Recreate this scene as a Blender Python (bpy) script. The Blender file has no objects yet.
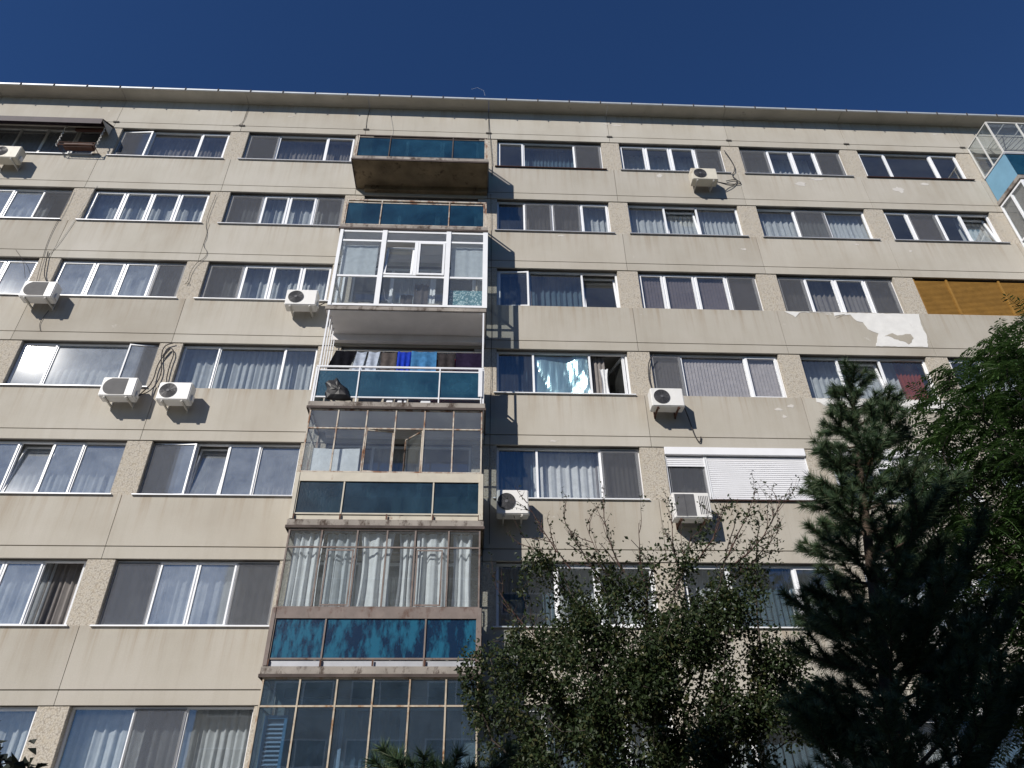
import bpy, math, random
import numpy as np
from mathutils import Vector, Matrix
random.seed(7)
C = bpy.data.collections.new('scene'); bpy.context.scene.collection.children.link(C)
G = 24.1            # height of the uppermost panel joint above ground
BAY = 3.808; ST = 2.75
PI = math.pi

# ------------------------------------------------------------------ materials
def mat(name):
    m = bpy.data.materials.new(name); m.use_nodes = True
    nt = m.node_tree; nt.nodes.clear()
    out = nt.nodes.new('ShaderNodeOutputMaterial')
    return m, nt, out
def node(nt, t, **kw):
    n = nt.nodes.new(t)
    for k, v in kw.items():
        if k in n.inputs: n.inputs[k].default_value = v
        else: setattr(n, k, v)
    return n
def lk(nt, a, b): nt.links.new(a, b)
def coords(nt, scale=(1,1,1)):
    tc = node(nt, 'ShaderNodeTexCoord'); mp = node(nt, 'ShaderNodeMapping')
    mp.inputs['Scale'].default_value = scale
    lk(nt, tc.outputs['Object'], mp.inputs['Vector']); return mp.outputs['Vector']
def noise(nt, vec, scale, detail=4, rough=.55):
    n = node(nt, 'ShaderNodeTexNoise'); n.inputs['Scale'].default_value = scale
    n.inputs['Detail'].default_value = detail; n.inputs['Roughness'].default_value = rough
    lk(nt, vec, n.inputs['Vector']); return n.outputs['Fac']
def ramp(nt, fac, stops):
    r = node(nt, 'ShaderNodeValToRGB'); e = r.color_ramp.elements
    while len(e) < len(stops): e.new(.5)
    for i, (p, c) in enumerate(stops):
        e[i].position = p; e[i].color = tuple(c) + (1,) if len(c) == 3 else c
    lk(nt, fac, r.inputs['Fac']); return r.outputs['Color']
def mixc(nt, fac, a, b, mode='MIX'):
    m = node(nt, 'ShaderNodeMix', data_type='RGBA', blend_type=mode)
    for s, v in ((m.inputs[0], fac), (m.inputs[6], a), (m.inputs[7], b)):
        if hasattr(v, 'is_output') or isinstance(v, bpy.types.NodeSocket): lk(nt, v, s)
        elif isinstance(v, (int, float)): s.default_value = v
        else: s.default_value = tuple(v) + (1,)
    return m.outputs[2]
def bump(nt, h, strength=.3, dist=.01):
    b = node(nt, 'ShaderNodeBump'); b.inputs['Strength'].default_value = strength
    b.inputs['Distance'].default_value = dist; lk(nt, h, b.inputs['Height']); return b.outputs['Normal']
def pbr(nt, out, col, rough=.8, normal=None, metal=0, spec=.3):
    p = node(nt, 'ShaderNodeBsdfPrincipled')
    if isinstance(col, bpy.types.NodeSocket): lk(nt, col, p.inputs['Base Color'])
    else: p.inputs['Base Color'].default_value = tuple(col) + (1,)
    p.inputs['Roughness'].default_value = rough; p.inputs['Metallic'].default_value = metal
    p.inputs['Specular IOR Level'].default_value = spec
    if normal: lk(nt, normal, p.inputs['Normal'])
    if out: lk(nt, p.outputs[0], out.inputs['Surface'])
    return p

def plain(name, col, rough=.6, var=.12, scale=3, metal=0, dirt=None, bmp=0, spec=.3):
    m, nt, out = mat(name); v = coords(nt)
    n = noise(nt, v, scale, 5)
    c = ramp(nt, n, [(.3, [x*(1-var) for x in col]), (.7, [min(1, x*(1+var)) for x in col])])
    if dirt:
        n2 = noise(nt, coords(nt, (1.5,1.5,.9)), 2.6, 8, .75)
        f = ramp(nt, n2, [(dirt[1], (0,0,0)), (dirt[1]+.12, (1,1,1))])
        c = mixc(nt, f, c, dirt[0])
    nm = bump(nt, noise(nt, v, 60, 3), bmp) if bmp else None
    pbr(nt, out, c, rough, nm, metal, spec); return m

def concrete_panel():
    m, nt, out = mat('facade_concrete'); v = coords(nt)
    base = ramp(nt, noise(nt, v, .55, 5), [(.3, (.43,.395,.335)), (.5, (.485,.455,.395)), (.72, (.53,.50,.445))])
    st = noise(nt, coords(nt, (2.2,1,.22)), 1.6, 6, .65)            # vertical run-off stains
    base = mixc(nt, ramp(nt, st, [(.5,(0,0,0)), (.8,(.28,.28,.28))]), base, (.30,.26,.20))
    st2 = noise(nt, coords(nt, (7,1,.35)), 1.3, 4, .6)
    base = mixc(nt, ramp(nt, st2, [(.6,(0,0,0)), (.85,(.2,.2,.2))]), base, (.30,.27,.24))
    fine = noise(nt, v, 45, 3, .7)
    base = mixc(nt, ramp(nt, fine, [(.3,(.0,.0,.0)), (.75,(.22,.22,.22))]), base, (.25,.235,.21))
    # rusty run-off just below the window sills
    sz = node(nt, 'ShaderNodeSeparateXYZ'); lk(nt, v, sz.inputs[0])
    a_ = node(nt, 'ShaderNodeMath', operation='SUBTRACT'); a_.inputs[0].default_value = G-1.60+ST*10; lk(nt, sz.outputs[2], a_.inputs[1])
    b_ = node(nt, 'ShaderNodeMath', operation='MODULO'); lk(nt, a_.outputs[0], b_.inputs[0]); b_.inputs[1].default_value = ST
    fade = ramp(nt, b_.outputs[0], [(0,(1,1,1)), (.25,(.55,.55,.55)), (1,(0,0,0))])
    sk = noise(nt, coords(nt, (3.2,1,.12)), 1.7, 7, .72)
    skm = mixc(nt, 1, fade, ramp(nt, sk, [(.48,(0,0,0)), (.68,(.75,.75,.75))]), 'MULTIPLY')
    base = mixc(nt, skm, base, (.30,.225,.15))
    pale = noise(nt, v, 1.9, 7, .75)
    base = mixc(nt, ramp(nt, pale, [(.655,(0,0,0)), (.69,(.55,.55,.55))]), base, (.62,.6,.56))
    # one tint for each precast panel
    sx = node(nt, 'ShaderNodeSeparateXYZ'); lk(nt, v, sx.inputs[0])
    def fl(o, d, a):
        x = node(nt, 'ShaderNodeMath', operation='ADD'); lk(nt, o, x.inputs[0]); x.inputs[1].default_value = a
        y = node(nt, 'ShaderNodeMath', operation='DIVIDE'); lk(nt, x.outputs[0], y.inputs[0]); y.inputs[1].default_value = d
        z = node(nt, 'ShaderNodeMath', operation='FLOOR'); lk(nt, y.outputs[0], z.inputs[0]); return z.outputs[0]
    cb = node(nt, 'ShaderNodeCombineXYZ'); lk(nt, fl(sx.outputs[0], BAY, 50*BAY), cb.inputs[0]); lk(nt, fl(sx.outputs[2], ST, 1.25), cb.inputs[1])
    wn = node(nt, 'ShaderNodeTexWhiteNoise'); lk(nt, cb.outputs[0], wn.inputs['Vector'])
    base = mixc(nt, 1, base, ramp(nt, wn.outputs['Value'], [(0,(.88,.87,.86)), (.5,(.97,.96,.95)), (1,(1.0,1.0,1.0))]), 'MULTIPLY')
    pbr(nt, out, base, .92, bump(nt, noise(nt, v, 90, 4, .7), .35, .006), 0, .15); return m

def pebble_dash():
    m, nt, out = mat('pebble_dash'); v = coords(nt)
    vo = node(nt, 'ShaderNodeTexVoronoi'); vo.inputs['Scale'].default_value = 34; lk(nt, v, vo.inputs['Vector'])
    c = ramp(nt, vo.outputs['Distance'], [(.0,(.56,.52,.45)), (.5,(.45,.41,.35)), (.85,(.30,.265,.22))])
    c = mixc(nt, ramp(nt, noise(nt, v, 14, 4), [(.45,(0,0,0)), (.7,(.6,.6,.6))]), c, (.46,.40,.31))
    inv = node(nt, 'ShaderNodeMath', operation='MULTIPLY'); inv.inputs[1].default_value = -1; lk(nt, vo.outputs['Distance'], inv.inputs[0])
    pbr(nt, out, c, .95, bump(nt, inv.outputs[0], .6, .012), 0, .1); return m

def glass(name, tint=(.955,.97,.975), refl=1.0, rough=0.0, veil=0.0, veilcol=(.5,.52,.52)):
    m, nt, out = mat(name)
    lw = node(nt, 'ShaderNodeLayerWeight'); lw.inputs['Blend'].default_value = .5      # Schlick curve, the same from both faces
    pw = node(nt, 'ShaderNodeMath', operation='POWER'); lk(nt, lw.outputs['Facing'], pw.inputs[0]); pw.inputs[1].default_value = 4
    mu = node(nt, 'ShaderNodeMath', operation='MULTIPLY_ADD'); mu.use_clamp = True; lk(nt, pw.outputs[0], mu.inputs[0]); mu.inputs[1].default_value = .9*refl; mu.inputs[2].default_value = .085*refl
    tr = node(nt, 'ShaderNodeBsdfTransparent'); tr.inputs[0].default_value = tint + (1,)
    df = node(nt, 'ShaderNodeBsdfDiffuse'); df.inputs[0].default_value = veilcol + (1,)
    n = noise(nt, coords(nt), 2.5, 6, .7)
    vf = node(nt, 'ShaderNodeMath', operation='MULTIPLY'); lk(nt, n, vf.inputs[0]); vf.inputs[1].default_value = veil*2
    mv = node(nt, 'ShaderNodeMixShader'); lk(nt, vf.outputs[0], mv.inputs[0]); lk(nt, tr.outputs[0], mv.inputs[1]); lk(nt, df.outputs[0], mv.inputs[2])
    gl = node(nt, 'ShaderNodeBsdfGlossy'); gl.inputs['Roughness'].default_value = rough
    nb = bump(nt, noise(nt, coords(nt), 1.1, 2), .02, .03); lk(nt, nb, gl.inputs['Normal'])
    mx = node(nt, 'ShaderNodeMixShader'); lk(nt, mu.outputs[0], mx.inputs[0]); lk(nt, mv.outputs[0], mx.inputs[1]); lk(nt, gl.outputs[0], mx.inputs[2])
    lk(nt, mx.outputs[0], out.inputs['Surface']); return m

def rail_glass(name, dark, light, t0, t1, scale, trans=.3, streak=(1,1,1), rough=.25):
    """old wired / painted blue glass of the balcony railings"""
    m, nt, out = mat(name)
    n = noise(nt, coords(nt, streak), scale, 6, .7)
    c = ramp(nt, n, [(t0, dark), (t1, light)])
    sp = noise(nt, coords(nt), 22, 5, .8)
    c = mixc(nt, ramp(nt, sp, [(.66,(0,0,0)), (.74,(.35,.35,.35))]), c, (.22,.28,.3))
    p = pbr(nt, None, c, rough, bump(nt, noise(nt, coords(nt), 35, 3), .25, .01), 0, .5)
    tr = node(nt, 'ShaderNodeBsdfTransparent'); tr.inputs[0].default_value = (.30,.48,.55,1)
    mx = node(nt, 'ShaderNodeMixShader'); mx.inputs[0].default_value = trans
    lk(nt, p.outputs[0], mx.inputs[1]); lk(nt, tr.outputs[0], mx.inputs[2]); lk(nt, mx.outputs[0], out.inputs['Surface']); return m

def cloth(name, col, trans=.35, alpha=0.0, var=.1, scale=8):
    m, nt, out = mat(name)
    c = ramp(nt, noise(nt, coords(nt), scale, 4), [(.3,[x*(1-var) for x in col]), (.7,[min(1,x*(1+var)) for x in col])])
    d = node(nt, 'ShaderNodeBsdfDiffuse'); lk(nt, c, d.inputs[0])
    t = node(nt, 'ShaderNodeBsdfTranslucent'); lk(nt, c, t.inputs[0])
    mx = node(nt, 'ShaderNodeMixShader'); mx.inputs[0].default_value = trans
    lk(nt, d.outputs[0], mx.inputs[1]); lk(nt, t.outputs[0], mx.inputs[2]); o = mx.outputs[0]
    if alpha:
        tr = node(nt, 'ShaderNodeBsdfTransparent'); m2 = node(nt, 'ShaderNodeMixShader'); m2.inputs[0].default_value = alpha
        lk(nt, o, m2.inputs[1]); lk(nt, tr.outputs[0], m2.inputs[2]); o = m2.outputs[0]
    lk(nt, o, out.inputs['Surface']); return m

def foliage(name, cols, trans=.3, scale=2.5, rough=.5):
    m, nt, out = mat(name)
    g = node(nt, 'ShaderNodeNewGeometry')
    c0 = ramp(nt, g.outputs['Random Per Island'], [(i/(len(cols)-1), c) for i, c in enumerate(cols)])
    c = mixc(nt, ramp(nt, noise(nt, coords(nt), scale, 4), [(.35,(.0,.0,.0)), (.7,(.5,.5,.5))]), c0, cols[0])
    p = pbr(nt, None, c, rough, None, 0, .35)
    t = node(nt, 'ShaderNodeBsdfTranslucent'); lk(nt, c, t.inputs[0])
    mx = node(nt, 'ShaderNodeMixShader'); mx.inputs[0].default_value = trans
    lk(nt, p.outputs[0], mx.inputs[1]); lk(nt, t.outputs[0], mx.inputs[2]); lk(nt, mx.outputs[0], out.inputs['Surface']); return m

M = {}
M['wall'] = concrete_panel(); M['pebble'] = pebble_dash()
M['joint'] = plain('joint_dark', (.11,.10,.09), .95)
M['inner'] = plain('interior_plaster', (.34,.33,.31), .9)
M['pvc'] = plain('white_pvc', (.80,.81,.83), .35, .03, spec=.5, dirt=((.55,.54,.5), .66))
M['pvc_old'] = plain('greyed_white_frame', (.62,.61,.58), .5, .08, dirt=((.32,.27,.2), .6))
M['brownframe'] = plain('brown_frame', (.10,.055,.03), .5)
M['sillgrey'] = plain('grey_flashing', (.42,.43,.46), .4, .1, metal=.2)
M['sillbrown'] = plain('brown_flashing', (.055,.028,.022), .5)
M['glass'] = glass('window_glass', refl=1.25, veil=.03)
M['glassdustyhaze'] = glass('dusty_painted_haze_glass', veil=.20, rough=.04, refl=1.7, veilcol=(.55,.6,.66))  # dust, plus a pale veil painting glare haze into the left windows
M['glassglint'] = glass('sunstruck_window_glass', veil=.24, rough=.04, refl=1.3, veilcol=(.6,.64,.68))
M['balglass'] = glass('balcony_glass', (.94,.965,.975), .8, 0.01, .05)
M['screen'] = cloth('insect_screen', (.14,.145,.16), .2, .62)
M['sheer'] = cloth('sheer_curtain', (.78,.82,.85), .4, .08)
M['white_curtain'] = cloth('white_curtain', (.86,.87,.88), .3)
M['blue_curtain'] = cloth('blue_curtain', (.11,.17,.22), .3)
M['red_curtain'] = cloth('red_curtain', (.30,.065,.03), .3)
M['lilac'] = cloth('lilac_blind', (.58,.53,.53), .25)
M['darkblind'] = cloth('dark_blind', (.20,.17,.18), .2)
M['greyblind'] = cloth('grey_curtain', (.27,.25,.24), .2)
M['shutter'] = plain('white_shutter', (.80,.80,.82), .4, .03)
M['wood'] = plain('ochre_wooden_shutter', (.28,.15,.032), .6, .15, 6)
M['darkwood'] = plain('dark_red_wood', (.085,.04,.03), .6, .3, 5)
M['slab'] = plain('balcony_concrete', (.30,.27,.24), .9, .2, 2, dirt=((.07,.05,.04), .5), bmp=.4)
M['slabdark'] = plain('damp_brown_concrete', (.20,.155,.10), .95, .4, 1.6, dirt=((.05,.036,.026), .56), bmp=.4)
M['slabwhite'] = plain('whitewashed_concrete', (.76,.73,.73), .9, .08, 2, bmp=.2)
M['dripedge'] = plain('weathered_flashing', (.075,.058,.052), .8, .35, 3, dirt=((.16,.13,.11), .6))
M['rust'] = plain('rusty_steel', (.10,.05,.035), .8, .4, 8)
M['rustyframe'] = plain('flaking_frame', (.50,.45,.38), .7, .1, 5, dirt=((.20,.09,.045), .47))
M['brownpaint'] = plain('brown_painted_frame', (.19,.155,.14), .7, .15, 5, dirt=((.10,.055,.04), .52))
M['beige'] = plain('beige_painted_steel', (.50,.46,.38), .6, .08, 4, dirt=((.22,.11,.06), .6))
M['whitesteel'] = plain('white_painted_steel', (.72,.73,.76), .5, .05, dirt=((.3,.22,.18), .64))
M['rg1'] = rail_glass('rail_glass_clear', (.006,.032,.068), (.02,.085,.15), .35, .7, .9)
M['rg4'] = rail_glass('rail_glass_teal', (.008,.05,.10), (.025,.10,.165), .35, .7, 1.2)
M['rg5'] = rail_glass('rail_glass_wired', (.006,.024,.046), (.028,.07,.115), .4, .75, 1.6)
M['rg6'] = rail_glass('rail_glass_peeling', (.004,.022,.06), (.014,.11,.19), .455, .56, 2.4, .1, (1.6,1,.55))
M['bluepanel'] = plain('pale_blue_panel', (.17,.34,.47), .5, .08, 3)
M['acwhite'] = plain('air_conditioner_paint', (.72,.71,.69), .45, .05, 3, dirt=((.5,.46,.4), .66))
M['acaged'] = plain('yellowed_air_conditioner_paint', (.60,.56,.47), .5, .08, 3, dirt=((.36,.29,.2), .58))
M['acgrille'] = plain('air_conditioner_grille', (.10,.10,.11), .6)
M['acfan'] = plain('fan_plastic', (.045,.045,.05), .5)
M['acgrey'] = plain('grey_coil_panel', (.24,.24,.25), .7, .15, 8)
M['pipe'] = plain('pipe_insulation', (.05,.045,.045), .8)
M['palepipe'] = plain('pale_pipe', (.52,.50,.46), .7)
M['gutter'] = plain('zinc_gutter', (.50,.53,.56), .45, .08, metal=.3)
M['plaster'] = plain('fresh_white_plaster', (.70,.69,.665), .9, .07, 4, dirt=((.52,.49,.45), .62), bmp=.6)
M['stain'] = plain('dark_reveal', (.16,.14,.12), .9, .3, 4)

# ------------------------------------------------------------------ mesh builder
class MB:
    def __init__(s): s.v = []; s.f = []; s.mi = []; s.T = None
    def add(s, vs, fs, mi=0):
        b = len(s.v)
        if s.T is not None: vs = [tuple(s.T @ Vector(p)) for p in vs]
        s.v += [tuple(p) for p in vs]; s.f += [tuple(b+i for i in f) for f in fs]; s.mi += [mi]*len(fs)
        return s
    def box(s, x0, x1, y0, y1, z0, z1, mi=0):
        vs = [(x0,y0,z0),(x1,y0,z0),(x1,y1,z0),(x0,y1,z0),(x0,y0,z1),(x1,y0,z1),(x1,y1,z1),(x0,y1,z1)]
        return s.add(vs, [(0,3,2,1),(4,5,6,7),(0,1,5,4),(1,2,6,5),(2,3,7,6),(3,0,4,7)], mi)
    def bbox(s, x0, x1, y0, y1, z0, z1, b=.01, mi=0):
        """box with chamfered edges"""
        import bmesh
        bm = bmesh.new(); bmesh.ops.create_cube(bm, size=1)
        for v in bm.verts: v.co = Vector(((x0+x1)/2+v.co.x*(x1-x0), (y0+y1)/2+v.co.y*(y1-y0), (z0+z1)/2+v.co.z*(z1-z0)))
        bmesh.ops.bevel(bm, geom=bm.edges[:], offset=b, segments=2, affect='EDGES')
        bm.verts.index_update()
        s.add([v.co.copy() for v in bm.verts], [[v.index for v in f.verts] for f in bm.faces], mi); bm.free(); return s
    def ring(s, x0, x1, y0, y1, z0, z1, w, mi=0):
        """rectangular frame in the XZ plane, butt-jointed"""
        s.box(x0, x1, y0, y1, z0, z0+w, mi); s.box(x0, x1, y0, y1, z1-w, z1, mi)
        s.box(x0, x0+w, y0, y1, z0+w, z1-w, mi); s.box(x1-w, x1, y0, y1, z0+w, z1-w, mi); return s
    def tube(s, pts, r, n=6, mi=0, cap=True):
        pts = [Vector(p) for p in pts]; rs = r if isinstance(r, (list, tuple)) else [r]*len(pts)
        vs = []; up = None
        for i, p in enumerate(pts):
            d = (pts[min(i+1, len(pts)-1)]-pts[max(i-1, 0)])
            if d.length < 1e-6: d = Vector((0,0,1))
            d.normalize()
            a = d.cross(Vector((0,0,1)) if abs(d.z) < .9 else Vector((1,0,0))).normalized()
            if up is not None:
                a = (up - d*up.dot(d))
                a = a.normalized() if a.length > 1e-4 else d.orthogonal().normalized()
            up = a; b = d.cross(a)
            for k in range(n):
                t = 2*PI*k/n; vs.append(p+(a*math.cos(t)+b*math.sin(t))*rs[i])
        fs = [(i*n+k, i*n+(k+1)%n, (i+1)*n+(k+1)%n, (i+1)*n+k) for i in range(len(pts)-1) for k in range(n)]
        if cap: fs += [tuple(range(n))[::-1], tuple(range((len(pts)-1)*n, len(pts)*n))]
        return s.add(vs, fs, mi)
    def disc(s, c, r0, r1, y0, y1, n=20, mi=0):
        """annulus extruded along Y"""
        vs = []
        for y in (y0, y1):
            for r in (r0, r1):
                for k in range(n): t = 2*PI*k/n; vs.append((c[0]+r*math.cos(t), y, c[1]+r*math.sin(t)))
        fs = []
        for k in range(n):
            j = (k+1) % n
            fs += [(k,j,n+j,n+k), (2*n+k,3*n+k,3*n+j,2*n+j), (n+k,n+j,3*n+j,3*n+k), (k,2*n+k,2*n+j,j)]
        return s.add(vs, fs, mi)
    def build(s, name, mats, parent=None, smooth=False):
        me = bpy.data.meshes.new(name); me.from_pydata(s.v, [], s.f)
        ms = mats if isinstance(mats, (list, tuple)) else [mats]
        for m in ms: me.materials.append(M[m] if isinstance(m, str) else m)
        if len(ms) > 1: me.polygons.foreach_set('material_index', s.mi)
        if smooth: me.polygons.foreach_set('use_smooth', [True]*len(me.polygons))
        me.update(); o = bpy.data.objects.new(name, me); C.objects.link(o)
        if parent: o.parent = parent
        return o
def thing(name, label, cat, loc=(0,0,0), rotz=0, group=None):
    o = bpy.data.objects.new(name, None); C.objects.link(o); o.location = loc; o.rotation_euler = (0,0,rotz)
    o.empty_display_size = .1
    return tag(o, label, cat, group)
def tag(o, label, cat=None, group=None, kind=None):
    if label: o['label'] = label
    if cat: o['category'] = cat
    if group: o['group'] = group
    if kind: o['kind'] = kind
    return o

# ------------------------------------------------------------------ the apartment block
B = thing('apartment_building', 'grey precast concrete apartment block with window rows and a glazed balcony stack', 'building')
NB0, NB1 = -3, 11           # bays modelled
XL, XR = NB0*BAY, NB1*BAY
OPX0, OPX1 = .28, 3.53      # window opening inside a bay
ROWS = range(1, 8)
w = MB()
def zt(z): return G+z
# front skins of the spandrels, split at panel joints and at the horizontal groove
bays = list(range(NB0, NB1))
for k in range(1, 9):
    top = -1.65 if k == 1 else -ST*(k-1)-1.60
    bot = -ST*k-.26
    if k == 8: bot = -G
    for j in bays:
        x0, x1 = j*BAY+.006, (j+1)*BAY-.006
        if k == 8:
            w.box(x0, x1, 0, .045, zt(-ST*k+.011), zt(top)); w.box(x0, x1, 0, .045, .3, zt(-ST*k-.011)); w.box(x0, x1, -.06, .045, 0, .298)
        else:
            w.box(x0, x1, 0, .045, zt(-ST*k+.011), zt(top)); w.box(x0, x1, 0, .045, zt(bot), zt(-ST*k-.011))
w.build('wall', 'wall', B)
w = MB()
for k in range(1, 9):
    top = -1.65 if k == 1 else -ST*(k-1)-1.603
    bot = -ST*k-.257 if k < 8 else -G
    w.box(XL+.01, XR-.01, .046, .30, zt(bot), zt(top))
w.build('wall_core', 'joint', B)
# piers between the windows
for k in ROWS:
    for j in range(NB0, NB1+1):
        x0, x1 = (j-1)*BAY+OPX1, j*BAY+OPX0
        if j == NB0: x0 = XL
        if j == NB1: x1 = XR
        if j <= -1 and j > NB0: x0 = (j-1)*BAY+OPX1
        MB().bbox(x0, x1, .022, .30, zt(-ST*k-1.6), zt(-ST*k-.262), .008).build('pier', 'pebble', B)
# solid infill where nothing of the windows shows
w = MB()
for k in ROWS:
    for j in bays:
        if -1 <= j <= 8: continue
        w.box(j*BAY+OPX0, j*BAY+OPX1, .12, .2, zt(-ST*k-1.6), zt(-ST*k-.262))
w.build('blind_panel', 'wall', B)
# interior: floors, cross walls, back wall
w = MB()
for k in range(1, 9):
    w.box(XL+.02, XR-.02, .302, 6, zt(-ST*k-.10), zt(-ST*k+.08))
for j in range(NB0, NB1+1): 
    for k in range(1, 8):
        w.box(j*BAY-.08, j*BAY+.08, .302, 5.9, zt(-ST*(k+1)+.082), zt(-ST*k-.102))
w.box(XL+.02, XR-.02, 6.002, 6.2, .1, zt(-1.6))
w.build('interior_wall', 'inner', B)
# side walls and roof
w = MB(); w.box(XL-.2, XL, .1, 12, 0, zt(-1.66)); w.box(XR, XR+.2, .1, 12, 0, zt(-1.66)); w.box(XL, XR, 11.8, 12, 0, zt(-1.66))
w.build('side_wall', 'wall', B)
w = MB()
for j in bays:   # cornice is precast too, one length for each bay
    w.box(j*BAY+.006, (j+1)*BAY-.006, -.42, 12.3, zt(-1.645), zt(-1.595))
roof = w.build('roof', 'slab', B)
roof.data.materials[0] = plain('cornice_concrete', (.46,.43,.375), .9, .12, 1.5, dirt=((.24,.21,.18), .62), bmp=.3)
w = MB(); w.box(XL-.25, XR+.25, -.462, -.421, zt(-1.648), zt(-1.59)); w.build('gutter', 'gutter', roof)
x = XL+.4; br = None
while x < XR:
    if br is None: br = MB().bbox(-.016, .016, -.485, -.4635, zt(-1.70), zt(-1.57), .004).build('gutter_bracket', 'pipe', roof); o = br
    else: o = br.copy(); C.objects.link(o); o.parent = roof
    o.location.x = x; x += 1.0
# ragged dark stains of tar under the eaves: none painted; small plaster bosses where joints meet
w = MB()
for j in range(-1, 8): w.bbox(j*BAY-.08, j*BAY+.10, -.03, 0.001, zt(-ST-.035), zt(-ST+.03), .01)
w.build('joint_boss', 'joint', B)

def patch(name, pts, matn, depth=.012, jag=0, parent=B, rnd=1):
    """thin raised plate with an irregular outline in the wall plane"""
    r = random.Random(rnd); out = []
    for i in range(len(pts)):
        a = Vector(pts[i]); b = Vector(pts[(i+1) % len(pts)]); n = max(1, int((b-a).length/.07))
        for t in range(n):
            p = a.lerp(b, t/n); out.append((p.x+r.uniform(-jag, jag), p.y+r.uniform(-jag, jag)))
    n = len(out); y0, y1 = -depth, .002
    s = MB(); s.add([(x, y0, zt(z)) for x, z in out]+[(x, y1, zt(z)) for x, z in out],
        [(i, i+n, (i+1) % n+n, (i+1) % n) for i in range(n)])
    from mathutils.geometry import tessellate_polygon
    s.add([(x, y0, zt(z)) for x, z in out], [(a, c, b) for a, b, c in tessellate_polygon([[Vector((x, z, 0)) for x, z in out]])])
    o = s.build(name, matn, parent)
    import bmesh
    bm = bmesh.new(); bm.from_mesh(o.data); bmesh.ops.remove_doubles(bm, verts=bm.verts, dist=.0001); bmesh.ops.recalc_face_normals(bm, faces=bm.faces); bm.to_mesh(o.data); bm.free()
    return o
p = patch('plaster_patch', [(19.24,-9.87),(19.5,-10.05),(19.63,-9.89),(20.1,-9.875),(20.54,-9.88),(20.55,-10.08),(20.78,-9.96),(20.94,-9.87),(21.1,-10.15),(21.25,-10.19),(21.32,-10.42),(21.54,-10.56),(21.36,-10.97),(22.0,-10.975),(22.72,-10.97),(22.82,-10.61),(22.8,-10.4),(22.8,-10.15),(22.86,-9.87),(22.15,-9.87)], 'plaster', .008, .011)
patch('render_remnant', [(21.70,-10.62),(21.9,-10.55),(22.02,-10.60),(22.18,-10.58),(22.38,-10.57),(22.42,-10.68),(22.33,-10.84),(22.22,-10.88),(22.12,-10.78),(21.98,-10.76),(21.85,-10.68)], 'wall', .013, .022, rnd=4)
p['label'] = 'white peeled plaster patch, large, beside the wooden shutters'
patch('plaster_patch', [(19.38,-12.615),(19.4,-12.7),(19.57,-12.83),(20.03,-12.72),(20.15,-12.93),(20.75,-12.99),(21.26,-12.71),(21.55,-12.98),(21.91,-12.79),(22.17,-12.95),(22.55,-12.92),(22.88,-12.68),(22.78,-12.615),(21.1,-12.615)], 'plaster', .006, .018, rnd=2)
r = random.Random(5)
for cx, cz, sx, sz in [(15.5,-2.15,.2,.04),(15.2,-2.1,.1,.03),(16.6,-4.55,.1,.09),(21.5,-4.5,.3,.06),(23.9,-4.9,.16,.14),(20.9,-4.75,.18,.1),(24.8,-4.6,.14,.06),(26.0,-2.1,.12,.03),(13.5,-7.25,.12,.03),(18.6,-7.6,.1,.04),(18.4,-12.95,.10,.05),(18.72,-12.85,.12,.05),(18.5,-13.15,.06,.05),(13.0,-13.9,.12,.03),(8.9,-18.6,.1,.03),(21.9,-7.3,.1,.03),(23.4,-7.5,.06,.04),(20.4,-9.92,.12,.03),(5.2,-2.2,.12,.03)]:
    n = 14; pts = [(cx+sx*math.cos(2*PI*i/n)*r.uniform(.5,1.2), cz+sz*math.sin(2*PI*i/n)*r.uniform(.4,1.2)) for i in range(n)]
    patch('plaster_chip', pts, plain('chipped_plaster', (.56,.53,.49), .9, .1, 5) if 'pc' not in M else M['pc'], .004, .01, rnd=int(cx*10))

# ---- windows
def curtain_mesh(x0, x1, y, z0, z1, amp=.03, per=.16, seed=0, gather=None):
    r = random.Random(seed); nx = max(8, int((x1-x0)/.022)); nz = 6
    ph = r.uniform(0, 6); m = MB(); vs = []
    for iz in range(nz+1):
        t = iz/nz
        for ix in range(nx+1):
            u = ix/nx; x = x0+(x1-x0)*u
            ww = x+.12*math.sin(1.7*x+ph)
            f = math.sin(2*PI*ww/per+ph)+.5*math.sin(2*PI*ww/(per*.57)+2*ph)
            if gather: 
                k = 1-(1-gather)*math.sin(t*PI)**.8; x = x0+(x1-x0)*(.5+(u-.5)*k)
            vs.append((x, y+amp*f*(1-.35*t), z0+(z1-z0)*t))
    fs = [(iz*(nx+1)+ix, iz*(nx+1)+ix+1, (iz+1)*(nx+1)+ix+1, (iz+1)*(nx+1)+ix) for iz in range(nz) for ix in range(nx)]
    m.add(vs, fs); return m
FR = .05
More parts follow.
